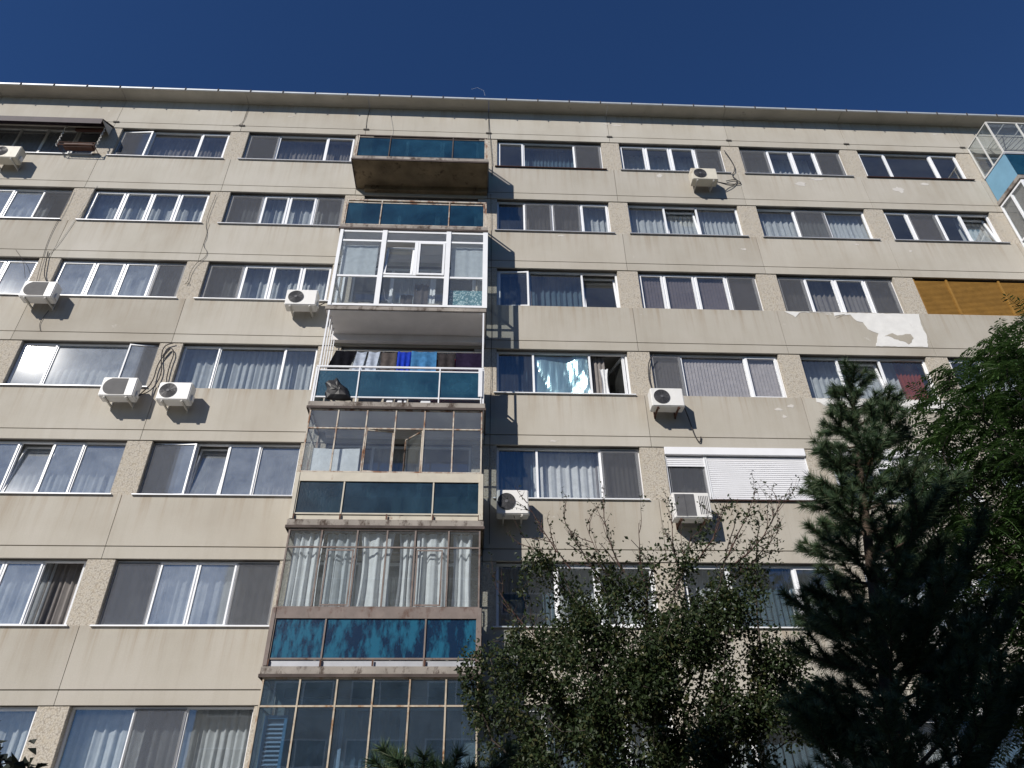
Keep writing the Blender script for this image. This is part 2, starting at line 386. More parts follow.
def window(k, j, divs, panes, frame='pvc', sill='sillgrey', gl='glass', cy=.5, ctop=0, label=None, box=None):
    """k storey, j bay, divs = mullions inside the bay, panes = one code per pane:
    F fixed / O sash / T tilted open / W opened out / N opened inwards; then c sheer, w white, b blue, r red, v lilac blind,
    g dark blind, k nothing, s insect screen, p foil, o wooden shutter, h closed roller shutter, q part-closed shutter"""
    zb, ztp = zt(-ST*k-1.60), zt(-ST*k-.262)
    FR = .048 if k <= 3 or j > 2 else .034; SWD = .050 if k <= 3 or j > 2 else .034
    xs = [OPX0]+list(divs)+[OPX1]; X = j*BAY
    f = MB(); g = MB()
    ya, yb = .13, .19
    if box: ztp2 = ztp-box
    else: ztp2 = ztp
    f.ring(X+OPX0+.003, X+OPX1-.003, ya, yb, zb+.003, ztp2-.003, FR)
    for d in divs: f.box(X+d-FR/2, X+d+FR/2, ya+.002, yb-.002, zb+FR+.003, ztp2-FR-.003)
    seed = k*31+j*7; F = None
    parts = []
    for i, code in enumerate(panes):
        a = X+xs[i]+(FR if i == 0 else FR/2)+.002; b = X+xs[i+1]-(FR if i == len(panes)-1 else FR/2)-.002
        z0, z1 = zb+FR+.006, ztp2-FR-.006
        op, look = code[0], code[1:]
        if op == 'F': g.box(a, b, ya+.028, ya+.034, z0, z1)
        else:
            sw = SWD; y0, y1 = ya-.018, yb-.02
            T = None
            if op == 'T': T = Matrix.Translation((0, yb, z0)) @ Matrix.Rotation(-.13, 4, 'X') @ Matrix.Translation((0, -yb, -z0))
            if op == 'W': T = Matrix.Translation((a, ya, 0)) @ Matrix.Rotation(-.06, 4, 'Z') @ Matrix.Translation((-a, -ya, 0))
            if op == 'R': T = Matrix.Translation((b, ya, 0)) @ Matrix.Rotation(.10, 4, 'Z') @ Matrix.Translation((-b, -ya, 0))
            if op == 'N': T = Matrix.Translation((b, yb, 0)) @ Matrix.Rotation(-1.25, 4, 'Z') @ Matrix.Translation((-b, -yb, 0))
            if op == 'T': y0, y1 = ya+.004, yb-.006
            f.T = T; g.T = T
            f.ring(a-.008, b+.008, y0, y1, z0-.008, z1+.008, sw)
            g.box(a+sw-.008, b-sw+.008, y0+.022, y0+.028, z0+sw-.01, z1-sw+.01)
            f.T = None; g.T = None
        parts.append((a, b, z0, z1, op, look))
    F = f.build('window', frame, B)
    if label: F['label'] = label
    g.build('pane', gl, F)
    # curtains: neighbouring panes with the same cloth share one curtain
    i = 0
    cm = {'c':'sheer','w':'white_curtain','b':'blue_curtain','r':'red_curtain','y':'greyblind'}
    while i < len(parts):
        look = [q for q in parts[i][5] if q in cm]
        if look:
            e = i
            while e+1 < len(parts) and look[0] in parts[e+1][5]: e += 1
            x0 = parts[i][0]-.1; x1 = parts[e][1]+.1
            if 'l' in parts[i][5]: x1 = x0+(x1-x0)*.55
            if 'm' in parts[i][5]: x0 = x0+(x1-x0)*.5
            curtain_mesh(x0, x1, cy, zb-.1, zt(-ST*k-.12), .035, .15 if look[0] in 'cw' else .12, seed+i).build('curtain', cm[look[0]], F, True)
            i = e+1
        else: i += 1
    for n, (a, b, z0, z1, op, look) in enumerate(parts):
        if 's' in look:
            MB().box(a-.006, b+.006, ya-.030, ya-.026, z0, z1).build('insect_screen', 'screen', F)
        if 'v' in look or 'g' in look:
            s = MB(); x = a-.03
            while x < b+.02:
                s.T = Matrix.Translation((x, .24, 0)) @ Matrix.Rotation(-.35, 4, 'Z'); s.box(0, .085, 0, .002, zb+.02, ztp-.04); s.T = None; x += .083
            s.build('vertical_blind', 'lilac' if 'v' in look else 'darkblind', F)
        if 'o' in look:
            s = MB(); z = z0
            while z < z1-.05: s.bbox(a, b, .075, .105, z, z+.043, .008); z += .045
            s.build('wooden_shutter', 'wood', F)
            MB().box(a-.06, a-.004, .05, .125, z0, z1+.03).build('shutter_post', 'wood', F)
        if 'h' in look or 'q' in look:
            s = MB(); z = z1+.03; zend = z0-.04 if 'h' in look else z1-.20
            while z > zend: s.bbox(a-.02, b+.02, .065, .083, z-.046, z, .007); z -= .05
            s.build('roller_shutter', 'shutter', F)
            q = MB(); q.box(a-.06, a-.022, .05, .115, z0-.04, z1+.05); q.box(b+.022, b+.06, .05, .115, z0-.04, z1+.05); q.build('shutter_rail', 'pvc', F)
    if box:
        s = MB(); s.bbox(X+OPX0+.004, X+OPX1-.004, -.012, .2, ztp-box+.003, ztp-.003, .006); s.build('shutter_box', 'shutter', F)
    if sill:
        s = MB(); s.box(X+OPX0-.07, X+OPX1+.07, -.05, -.003, zb-.018, zb+.006); s.box(X+OPX0+.004, X+OPX1-.004, -.003, ya-.004, zb-.004, zb+.014)
        s.build('sill', sill, F)
    return F

D4 = [1.17,1.93,2.69]; D3 = [1.18,2.63]; DE = [1.39,2.33]
window(1,-1,[1.05,1.85,2.8],['Fc','Fc','Ok','Ok'],'pvc_old', gl='glassdustyhaze')
window(1,0,[1.22,2.66],['Ws','Fy','Oy'], sill='sillgrey')
window(1,1,[1.22,2.66],['Os','Fy','Oy'])
window(1,3,[1.10,2.66],['Ok','Fb','Os'], sill='sillbrown')
window(1,4,[1.10,1.88,2.66],['Oc','Oc','Oc','Ocs'], cy=.62, sill='sillgrey')
window(1,5,D4,['Ocs','Oc','Oc','Oys'], cy=.6, sill='sillgrey')
window(1,6,D3,['Ok','Fk','Ok'], sill='sillbrown')
window(2,-1,[1.2,1.9,2.69],['Oc','Oc','Fc','Ns'], gl='glassdustyhaze')
window(2,0,D4,['Oc','Oc','Oc','Oc'], cy=.45)
window(2,1,[1.24,1.96,2.73],['Ocs','Oc','Oc','Ocs'], cy=.42)
window(2,3,[1.06,1.87,2.70],['Fb','Oys','Oys','Oc'], cy=.45)
window(2,4,[1.35,2.31],['Fc','Tc','Fc'], cy=.42)
window(2,5,DE,['Fc','Ocs','Fc'], cy=.38)
window(2,6,[1.02,1.89,2.66],['Ok','Ogs','Ocm','Tc'], cy=.45)
window(3,-1,D4,['Oc','Oc','Oc','Oc'], gl='glassdustyhaze')
window(3,0,[1.17,1.94,2.75],['Oc','Oc','Oc','Oys'], cy=.42, sill='pvc', gl='glassdustyhaze')
window(3,1,[1.22,1.97,2.75],['Ocs','Oc','Oc','Oc'], cy=.45, sill='pvc')
window(3,3,[1.15,2.57],['Wy','Fb','Tk'], sill=None)
window(3,4,[.97,1.83,2.70],['Og','Og','Og','Ogs'], sill=None)
window(3,5,[1.05,1.89,2.74],['Oys','Oy','Oy','Oys'], cy=.45, sill=None)
window(3,6,[1.24,2.72],['Fo','Fo','Fo'], 'brownframe', sill=None, label='bay window closed with ochre wooden shutters').data
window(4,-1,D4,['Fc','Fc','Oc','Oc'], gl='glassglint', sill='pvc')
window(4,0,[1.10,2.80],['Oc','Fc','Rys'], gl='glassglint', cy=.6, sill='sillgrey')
window(4,1,[1.17,2.72],['Oc','Fc','Oc'], sill=None, cy=.42)
f43 = window(4,3,[1.18,2.58],['Fb','Fk','Nk'], sill='pvc')
window(4,4,[1.07,2.68],['Ovs','Fv','Ov'], sill=None)
f45 = window(4,5,[1.25,2.34],['Fc','Tc','Fc'], cy=.5, sill=None)
window(4,6,D3,['Oc','Fc','Oc'], sill='sillbrown')
window(5,-1,D4,['Oc','Oc','Oc','Oc'], gl='glassdustyhaze')
window(5,0,[1.21,1.93,2.61],['Oc','Tc','Oc','Fcm'], cy=.7, gl='glassdustyhaze')
window(5,1,[1.25,1.94,2.65],['Wcs','Tk','Ok','Fy'], cy=.9, gl='glassdustyhaze')
window(5,3,[1.19,2.62],['Fb','Fw','Oys'], cy=.42, sill='pvc')
window(5,4,[1.20],['Oysq','Fkh'], box=.2, sill='sillbrown', label='window with white roller shutters, the right one fully closed')
window(5,5,[1.30,2.40],['Oq','Ocq','Fcq'], box=.2)
window(5,6,D3,['Oc','Fc','Oc'])
window(6,-1,D4,['Oc','Oc','Oc','Oc'])
window(6,0,[1.16,1.91,2.66],['Oc','Oc','Oc','Ny'], cy=.45, sill='pvc', gl='glassdustyhaze')
window(6,1,[1.15,1.91,2.67],['Oys','Oc','Oc','Oys'], cy=.42, sill='pvc', gl='glassdustyhaze')
window(6,3,[1.48,2.33],['Fb','Oc','Oc'], cy=.6, sill='pvc')
window(6,4,[1.28,2.64],['Oc','Fb','Oc'], sill='pvc')
window(6,5,D3,['Oc','Fc','Oc'], sill='pvc')
window(6,6,D3,['Oc','Fc','Oc'])
window(7,-1,D3,['Oc','Fc','Oc'])
window(7,0,D4,['Oc','Oc','Oc','Oc'], cy=.45)
window(7,1,DE,['Fc','Ocs','Fc'], cy=.45, sill='pvc')
for j in (3,4,5,6): window(7,j,D3,['Oc','Fb','Oc'], box=.2 if j in (4,5) else None)
for k in ROWS: window(k,2,[1.3,2.4],['Fw','Fw','Ow'] if k == 4 else ['Fk','Oc','Ok'], sill=None, gl='glass', cy=.3)
for k in ROWS:
    for j in (7,8): window(k,j,D3,['Oc','Fc','Oc'], sill=None)
# crumpled reflective foil behind the middle pane of window (4,3), curtain blown out beside it
m, nt, out = mat('silver_foil')
pbr(nt, out, (.42,.62,.66), .30, bump(nt, noise(nt, coords(nt,(1.5,1,.7)), 4, 2, .5), .35, .04), .6, .5); M['foil'] = m
def foil_mesh(x0, x1, y, z0, z1):
    r = random.Random(3); nx, nz = 26, 24; s = MB(); cr = [(r.uniform(x0,x1), r.uniform(z0,z1), r.uniform(-1,1), r.uniform(.5,1.8)) for _ in range(15)]
    vs = []
    for iz in range(nz+1):
        for ix in range(nx+1):
            x = x0+(x1-x0)*ix/nx; z = z0+(z1-z0)*iz/nz; d = 0
            for cx, cz, a, kk in cr: t = (x-cx)+(z-cz)*a*.5; d += .030*math.exp(-abs(t)*9)*(1 if kk > 1 else -1)
            vs.append((x, y+d, z))
    s.add(vs, [(iz*(nx+1)+ix, iz*(nx+1)+ix+1, (iz+1)*(nx+1)+ix+1, (iz+1)*(nx+1)+ix) for iz in range(nz) for ix in range(nx)]); return s
foil_mesh(3*BAY+1.22, 3*BAY+2.54, .2, zt(-12.57), zt(-11.3)).build('foil_sheet', 'foil', f43)
curtain_mesh(3*BAY+2.62, 3*BAY+2.98, .27, zt(-12.6), zt(-11.28), .03, .12, 4).build('curtain', 'greyblind', f43, True)
curtain_mesh(3*BAY+2.80, 3*BAY+3.02, .14, zt(-12.58), zt(-11.75), .03, .10, 9, .6).build('curtain', 'white_curtain', f43, True)
curtain_mesh(5*BAY+2.85, 5*BAY+3.5, .40, zt(-12.7), zt(-11.2), .03, .10, 6).build('curtain', 'red_curtain', f45, True)

# ------------------------------------------------------------------ balconies
def balcony(k, X0, X1, D, under, glassm, postm, railm, style, label=None):
    """slab bottom sits at storey line k+1"""
    b = zt(-ST*(k+1)); s = MB()
    s.bbox(X0, X1, -D, -.003, b, b+.15, .008)
    S = s.build('balcony', 'slab', B)
    if label: S['label'] = label
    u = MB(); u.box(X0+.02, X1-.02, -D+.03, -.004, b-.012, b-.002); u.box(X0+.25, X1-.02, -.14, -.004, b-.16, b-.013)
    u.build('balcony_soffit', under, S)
    e = MB(); e.box(X0-.015, X1+.015, -D-.018, -D-.002, b-.035, b+.02); e.box(X0-.015, X0-.002, -D-.002, -.01, b-.035, b+.02); e.box(X1+.002, X1+.015, -D-.002, -.01, b-.035, b+.02)
    e.build('drip_edge', 'dripedge', S)
    yt = -D+.04; top = b+1.12; g0, g1 = (b+.19 if k in (1, 2) else b+.30), b+.98
    r = MB()
    def bar(x0, x1, y0, y1, z0, z1, m=0): r.box(x0, x1, y0, y1, z0, z1, m)
    fr = [X0+.10, X0+.10+(X1-X0-.2)*.25, X0+.10+(X1-X0-.2)*.745, X1-.10]
    bar(X0+.04, X1-.04, yt-.02, yt+.02, top-.04, top)                       # top rail
    bar(X0+.08, X1-.08, yt-.015, yt+.015, g1+.002, g1+.032)
    bar(X0+.08, X1-.08, yt-.015, yt+.015, g0-.032, g0-.002)
    for i, x in enumerate(fr): bar(x-.014, x+.014, yt-.028, yt-.0155, b+.15, top-.041, 1 if i in (0,3) else 0)
    for x in (X0+.05, X1-.05): bar(x-.02, x+.02, yt-.012, yt+.012, b+.15, top-.041, 1)
    for x in (X0+.05, X1-.05):
        bar(x-.015, x+.015, yt+.021, -.02, top-.04, top); bar(x-.012, x+.012, yt+.021, -.02, g0-.03, g0); bar(x-.012, x+.012, yt+.021, -.02, g1, g1+.03)
    R = r.build('railing', [railm, postm], S)
    g = MB(); g.box(X0+.115, X1-.115, yt-.005, yt+.003, g0, g1)
    for x in (X0+.05, X1-.05): g.box(x-.003, x+.003, yt+.03, -.03, g0+.001, g1-.001)
    g.build('glass_panel', glassm, R)
    if style in ('band5', 'band6'):
        bm_ = 'beige' if style == 'band5' else 'brownpaint'
        q = MB(); q.box(X0+.05, X1-.05, yt-.034, yt-.029, g1+.0, top+.06)
        q.box(X1-.10, X1-.02, yt-.046, yt-.030, b+.16, top+.05); q.box(X0+.02, X0+.09, yt-.046, yt-.030, b+.16, top+.05)
        q.box(X0+.02, X0+.03, yt, -.03, b+.16, top); q.box(X1-.03, X1-.02, yt, -.03, b+.16, top)
        q.build('railing_band', bm_, R)
        for i in range(5):
            xx = X0+.1+(X1-X0-.2)*i/4; MB().box(xx-.015, xx+.015, yt-.04, yt-.0285, b+.155, g0-.035).build('railing_foot', 'rust', R)
        q = MB(); q.box(X0+.1, X1-.1, yt+.01, yt+.03, b+.155, b+.26); q.build('kick_plate', 'beige' if style == 'band5' else 'sillgrey', R)
    return S, b, yt

def glazing(S, name, X0, X1, yt, z0, z1, divs, trans, fm, gm, bar=.03, holes=(), depth=.04, sides=True):
    f = MB(); g = MB()
    f.ring(X0, X1, yt-depth/2, yt+depth/2, z0, z1, bar)
    zz = sorted(trans)
    for d in divs: f.box(d-bar/2, d+bar/2, yt-depth/2-.004, yt+depth/2-.002, z0+bar, z1-bar)
    xs = [X0]+list(divs)+[X1]
    for i in range(len(xs)-1):
        for t in zz: f.box(xs[i]+(bar if i == 0 else bar/2), xs[i+1]-(bar if i == len(xs)-2 else bar/2), yt-depth/2+.002, yt+depth/2-.006, t-bar/2, t+bar/2)
        lim = [z0]+zz+[z1]
        for q in range(len(lim)-1):
            if (i, q) in holes: continue
            g.box(xs[i]+bar/2, xs[i+1]-bar/2, yt-.003, yt+.003, lim[q]+.01, lim[q+1]-.01)
    if sides:
        for x in (X0+bar/2, X1-bar/2):
            f.box(x-bar/2, x+bar/2, -.05, -.012, z0, z1); f.box(x-bar/2, x+bar/2, yt+depth/2+.002, -.052, z0, z0+bar); f.box(x-bar/2, x+bar/2, yt+depth/2+.002, -.052, z1-bar, z1)
            f.box(x-bar/2+.001, x+bar/2-.001, yt*.5-bar/2, yt*.5+bar/2, z0+bar, z1-bar)
            for t in zz: f.box(x-bar/2+.002, x+bar/2-.002, yt+depth/2+.002, -.052, t-bar/2, t+bar/2)
            g.box(x-.003, x+.003, yt+.03, -.06, z0+bar, z1-bar)
    F = f.build(name, fm, S); g.build('balcony_pane', gm, F); return F
BX0, BX1, BD = 7.63, 11.43, 1.05
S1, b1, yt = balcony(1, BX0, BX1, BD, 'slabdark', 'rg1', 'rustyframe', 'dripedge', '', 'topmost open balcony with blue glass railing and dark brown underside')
S2, b2, _ = balcony(2, BX0, BX1, BD, 'slabwhite', 'rg1', 'rustyframe', 'rustyframe', '', 'open balcony with blue glass railing above the white glazed one')
# row 3: white PVC glazing over the whole height
b3 = zt(-ST*4); s = MB(); s.bbox(BX0, BX1, -BD, -.003, b3, b3+.12, .01); S3 = s.build('balcony', 'slab', B); S3['label'] = 'balcony fully enclosed in white frames'
u = MB(); u.box(BX0+.02, BX1-.02, -BD+.03, -.004, b3-.012, b3-.002); u.box(BX0+.02, BX1-.02, -.14, -.004, b3-.2, b3-.013); u.build('balcony_soffit', 'slabwhite', S3)
z0, z1 = b3+.13, b2-.06; g3 = glazing(S3, 'glazing_frame', BX0+.05, BX1-.02, yt, z0, z1, [8.80, 10.43], [z0+.98, z1-.36], 'pvc', 'balglass', .055, holes=((1,1),))
f = MB(); g = MB()
for x in (BX0+.05, 8.80, 10.43, BX1-.06): f.box(x-.05 if x > 8 else x-.01, x+.07, yt-.045, yt-.024, z0, z1)
f.box(BX0+.15, BX1-.1, yt-.046, yt-.026, z0-.0, z0+.06)
za, zb_ = z0+1.02, z1-.40
f.box(9.60, 9.68, yt-.03, yt+.02, za, zb_)
f.ring(9.69, 10.37, yt-.05, yt+.01, za+.01, zb_-.01, .055); g.box(9.74, 10.32, yt-.02, yt-.014, za+.06, zb_-.06)
f.T = Matrix.Translation((0, yt, za)) @ Matrix.Rotation(-.16, 4, 'X') @ Matrix.Translation((0, -yt, -za)); g.T = f.T
f.ring(8.88, 9.59, yt-.03, yt+.02, za+.01, zb_-.01, .055); g.box(8.93, 9.54, yt-.01, yt-.004, za+.06, zb_-.06)
F_ = f.build('window_sash', 'pvc', g3); 
g.build('sash_pane', 'balglass', S3)
curtain_mesh(7.80, 8.66, yt+.12, z0+1.05, z1-.4, .006, .3, 3).build('roller_blind', 'sheer', S3)
curtain_mesh(10.52, 11.33, yt+.12, z0+1.05, z1-.4, .006, .3, 4).build('roller_blind', 'sheer', S3)
m, nt, out = mat('lace_cloth'); vo = node(nt, 'ShaderNodeTexVoronoi'); vo.inputs['Scale'].default_value = 22; lk(nt, coords(nt), vo.inputs['Vector'])
pbr(nt, out, ramp(nt, vo.outputs['Distance'], [(.3,(.55,.68,.68)), (.5,(.12,.25,.28))]), .9); M['lace'] = m
curtain_mesh(10.52, 11.35, yt+.10, z0+.05, z0+.66, .008, .3, 5).build('patterned_cloth', 'lace', S3)
# row 4: open balcony, white railing
S4, b4, _ = balcony(4, BX0, BX1, BD, 'slabwhite', 'rg4', 'whitesteel', 'whitesteel', '', 'open balcony with white railing and laundry hung behind it')
for x in (BX0+.10, BX1-.07): MB().box(x-.018, x+.018, yt-.018, yt+.018, b4+1.13, b3-.013).build('balcony_post', 'whitesteel', S4)
for i in range(4): MB().box(BX0+.09, BX0+.11, yt+.22+.22*i, yt+.24+.22*i, b4+1.13, b3-.013).build('balcony_post', 'whitesteel', S4)
MB().box(BX1-.16, BX1-.07, yt-.05, yt-.030, b4+.32, b4+1.06).build('letter_plate', 'whitesteel', S4)
# row 5
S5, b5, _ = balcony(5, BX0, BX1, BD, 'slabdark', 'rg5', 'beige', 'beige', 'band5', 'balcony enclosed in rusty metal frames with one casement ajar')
z0, z1 = b5+1.19, b4-.03; dx = [BX0+.06+(BX1-BX0-.12)*i/6 for i in range(1,6)]
g5 = glazing(S5, 'glazing_frame', BX0+.06, BX1-.06, yt, z0, z1, dx, [z1-.48], 'rustyframe', 'balglass', .028, holes=((2,0),(3,0)))
for (xh, ang, sgn) in ((dx[1]+.014, .12, 1), (dx[3]-.014, -.80, -1)):
    f = MB(); g = MB(); T = Matrix.Translation((xh, yt, 0)) @ Matrix.Rotation(ang, 4, 'Z'); f.T = T; g.T = T; wd = .58
    xa, xb = (0, wd) if sgn > 0 else (-wd, 0)
    f.ring(xa, xb, -.015, .015, z0+.03, z1-.50, .026); g.box(xa+.03, xb-.03, -.003, .003, z0+.06, z1-.53)
    f = f.build('casement', 'rustyframe', S5); g.build('sash_pane', 'balglass', S5)
# row 6
S6, b6, _ = balcony(6, BX0, BX1, BD, 'slabdark', 'rg6', 'brownpaint', 'brownpaint', 'band6', 'balcony enclosed in brown frames with white curtains and peeling blue glass')
z0, z1 = b6+1.17, b5-.04; dx = [8.33, 9.01, 9.58, 10.12, 10.76]
g6 = glazing(S6, 'glazing_frame', BX0+.06, BX1-.06, yt, z0, z1, dx, [z1-.37], 'brownpaint', 'balglass', .03)
for xa, xb in ((8.47, 8.98), (10.16, 10.66)): MB().ring(xa, xb, yt-.03, yt-.022, z0+.04, z1-.42, .03).build('casement', 'brownpaint', g6)
for n, (a, b, m_) in enumerate([(7.78,8.36,'white_curtain'),(8.40,9.02,'sheer'),(9.06,9.72,'white_curtain'),(9.80,10.12,'white_curtain'),(10.14,10.76,'white_curtain'),(10.84,11.22,'white_curtain')]):
    curtain_mesh(a, b, yt+.14+.03*(n % 2), z0-.08, z1-.03, .05, (.17,.13,.21,.11,.18,.14)[n], 20+n, (.92,None,.8,.7,.94,.85)[n]).build('curtain', m_, S6, True)
# row 7
S7, b7, _ = balcony(7, BX0, BX1, BD, 'slabdark', 'rg5', 'beige', 'beige', 'band5', 'lowest glazed balcony with rusty ochre frames')
z0, z1 = b7+1.19, b6-.03; dx = [8.33, 8.96, 9.58, 10.20, 10.82]
M['rustochre'] = plain('ochre_rusty_frame', (.44,.38,.30), .8, .2, 4, dirt=((.24,.11,.04), .5))
M['darkglass'] = glass('dark_balcony_glass', (.70,.80,.88), 1.7, .01, .08, (.2,.3,.42))
g7 = glazing(S7, 'glazing_frame', BX0+.06, BX1-.06, yt, z0, z1, dx, [z1-.46], 'rustochre', 'darkglass', .028)
# the other balcony stack at bay 7 (only its upper two balconies show)
CX0, CX1 = 7*BAY+.11, 8*BAY+.0
for k in (1, 2, 3, 4, 5, 6, 7):
    bb = zt(-ST*(k+1)); s = MB(); s.bbox(CX0, CX1, -BD, -.003, bb, bb+.15, .008); S_ = s.build('balcony', 'slab', B)
    if k == 1: S_['label'] = 'uppermost right-hand balcony with pale blue side panel'
    if k == 1:
        q = MB(); q.box(CX0+.03, CX0+.05, -BD+.05, -.03, bb+.15, bb+1.15); q.build('side_panel', 'bluepanel', S_)
        q = MB(); q.box(CX0+.05, CX1-.05, -BD+.03, -BD+.045, bb+.2, bb+1.10); q.build('glass_panel', 'rg4', S_)
        f = MB(); f.box(CX0+.02, CX1-.02, -BD+.01, -BD+.05, bb+1.12, bb+1.17); f.box(CX0+.02, CX0+.06, -BD+.01, -.02, bb+1.17, bb+1.2); f.build('railing', 'sillgrey', S_)
        gz0, gz1 = bb+1.2, zt(-2.83)
        gg = glazing(S_, 'glazing_frame', CX0+.02, CX1-.02, -BD+.04, gz0, gz1, [CX0+1.0, CX0+1.95, CX0+2.9], [], 'pvc_old', 'balglass', .035)
        f = MB()
        for i in range(6): f.box(CX0+.05+.6*i, CX0+.075+.6*i, -BD+.06, -.02, gz1-.02, gz1+.01)
        f.box(CX0+.05, CX1-.05, -BD*.5-.012, -BD*.5+.012, gz1-.021, gz1+.009); f.build('roof_frame', 'pvc_old', S_)
        f = MB(); f.box(CX0+.03, CX1-.03, -BD+.03, -.01, gz1+.012, gz1+.018); f.build('roof_pane', 'balglass', S_)
    else:
        top_ = zt(-ST*k)-.04
        gg = glazing(S_, 'glazing_frame', CX0+.03, CX1-.03, -BD+.04, bb+.16, top_, [CX0+.95, CX0+1.9, CX0+2.85], [bb+1.2], 'pvc' if k == 2 else 'pvc_old', 'balglass', .06)
        if k == 2: MB().box(CX0+.10, CX0+.108, -BD+.1, -.06, bb+.2, top_-.05).build('roller_blind', 'greyblind', S_)
# clutter stored on the uppermost right-hand balcony
t = thing('drying_rack', 'folding metal drying rack behind the glass of the uppermost right-hand balcony', 'drying rack', (CX0+1.2, -.55, zt(-4.3)))
f = MB()
for i in range(9): f.tube([(-.7+.17*i, -.3, 1.0), (-.7+.17*i, .3, 1.15)], .008, 5)
f.tube([(-.75,-.3,1.0),(.75,-.3,1.0)], .01, 5); f.tube([(-.75,.3,1.15),(.75,.3,1.15)], .01, 5)
f.build('rack', 'pipe', t)
f = MB()
for sx in (-.7, .7): f.tube([(sx,-.3,1.0),(sx,.25,-.9)], .012, 5); f.tube([(sx,.3,1.15),(sx,-.25,-.9)], .012, 5)
f.build('leg', 'pipe', t)

# ------------------------------------------------------------------ things fixed on or standing at the facade
def hang(name, label, cat, x0, x1, y, z1, z0, matn, amp=.02, per=.2, seed=1, slant=0, group=None):
    s = MB(); r = random.Random(seed); nx, nz = 16, 10; vs = []
    for side in (0, 1):
        for iz in range(nz+1):
            for ix in range(nx+1):
                u, v_ = ix/nx, iz/nz
                x = x0+(x1-x0)*u+slant*v_; z = z1+(z0-z1)*v_+.025*math.sin(u*9+seed)*v_
                yy = y+amp*math.sin(2*PI*x/per+seed)*(.4+v_)+(.012 if side else 0)
                vs.append((x, yy, z-.02*math.sin(PI*u)))
    n = (nx+1)*(nz+1)
    fs = []
    for iz in range(nz):
        for ix in range(nx):
            a = iz*(nx+1)+ix; q = (a, a+1, a+nx+2, a+nx+1); fs.append(q[::-1]); fs.append(tuple(i+n for i in q))
    edge = [i for i in range(nx+1)]+[(i+1)*(nx+1)+nx for i in range(nz)]+[nz*(nx+1)+i for i in range(nx-1,-1,-1)]+[i*(nx+1) for i in range(nz-1,0,-1)]
    for i in range(len(edge)): a, b = edge[i], edge[(i+1) % len(edge)]; fs.append((a, b, b+n, a+n))
    s.add(vs, fs); o = s.build(name, matn); tag(o, label, cat, group); return o
for nm, c in dict(black=(.012,.012,.016), palestripe=(.42,.47,.56), taupe=(.10,.085,.08), royal=(.02,.05,.42), sky=(.06,.19,.38), charcoal=(.045,.04,.042), plum=(.024,.018,.038), red=(.45,.02,.03)).items():
    M['c_'+nm] = cloth('cloth_'+nm, c, .15, 0, .25, 10)
ly = -.80; lz = zt(-12.03); GL = 'laundry drying on the open balcony'
hang('trousers', 'black trousers hanging leftmost on the laundry line above the white railing', 'clothing', 7.98, 8.46, ly, lz, lz-.72, 'c_black', seed=2, slant=-.18, group=GL)
hang('shirt', 'pale blue-grey shirt hanging beside the black trousers on the laundry line', 'clothing', 8.47, 8.70, ly, lz-.03, lz-.78, 'c_palestripe', seed=3, slant=-.1, group=GL)
hang('shirt', 'pale striped shirt hanging between the blue-grey shirt and the taupe cloth', 'clothing', 8.74, 9.0, ly, lz-.02, lz-.75, 'c_palestripe', seed=5, slant=-.08, group=GL)
hang('cloth', 'taupe brown cloth hanging left of the royal blue shirt', 'clothing', 9.03, 9.38, ly, lz-.03, lz-.76, 'c_taupe', seed=6, group=GL)
hang('shirt', 'royal blue shirt hanging left of the sky blue towel', 'clothing', 9.40, 9.74, ly, lz, lz-.7, 'c_royal', seed=7, per=.12, group=GL)
hang('towel', 'sky blue towel in the middle of the laundry line', 'towel', 9.72, 10.30, ly-.02, lz, lz-.62, 'c_sky', seed=8, per=.3, group=GL)
hang('cloth', 'charcoal cloth hanging right of the sky blue towel', 'clothing', 10.33, 10.72, ly, lz-.02, lz-.7, 'c_charcoal', seed=9, group=GL)
hang('sheet', 'dark plum sheet hanging rightmost on the laundry line', 'bed sheet', 10.74, 11.36, ly, lz, lz-.66, 'c_plum', seed=10, per=.5, group=GL)
hang('cloth', 'narrow red cloth whose hem peeps below the sky blue towel', 'clothing', 9.9, 10.9, ly+.12, lz-.1, lz-.80, 'c_red', seed=11, per=.3, group=GL)
o = MB().tube([(BX0+.12, ly, lz+.0), (9.5, ly, lz-.01), (BX1-.1, ly, lz+.0)], .005, 5).build('clothes_line', 'palepipe'); tag(o, 'thin line carrying the laundry on the open balcony', 'clothes line')
# black plastic bag caught on the outside of the railing
r = random.Random(12); prof = [(0,.0),(.15,-.02),(.33,-.03),(.56,-.02),(.50,.12),(.42,.28),(.30,.40),(.20,.50),(.16,.60),(.10,.50),(-.02,.50),(-.08,.44),(-.02,.28),(-.06,.16)]
n = len(prof); s = MB(); vs = []
for l, (yy, sc) in enumerate(((.0,1),(-.05,.9),(-.09,.6),(-.10,.2))):
    for x, z in prof: vs.append((8.0+.24+(x-.24)*sc+r.uniform(-.01,.01), yt-.035+yy+r.uniform(-.012,.012), zt(-13.56)+.24+(z-.24)*sc+r.uniform(-.01,.01)))
fs = [(l*n+i, l*n+(i+1) % n, (l+1)*n+(i+1) % n, (l+1)*n+i) for l in range(3) for i in range(n)]+[tuple(range(n))[::-1], tuple(range(3*n, 4*n))]
s.add(vs, fs); M['bag'] = plain('black_plastic', (.012,.012,.014), .45, .2); o = s.build('plastic_bag', 'bag'); tag(o, 'crumpled black plastic bag on the white railing, in front of the left glass panel', 'bag')
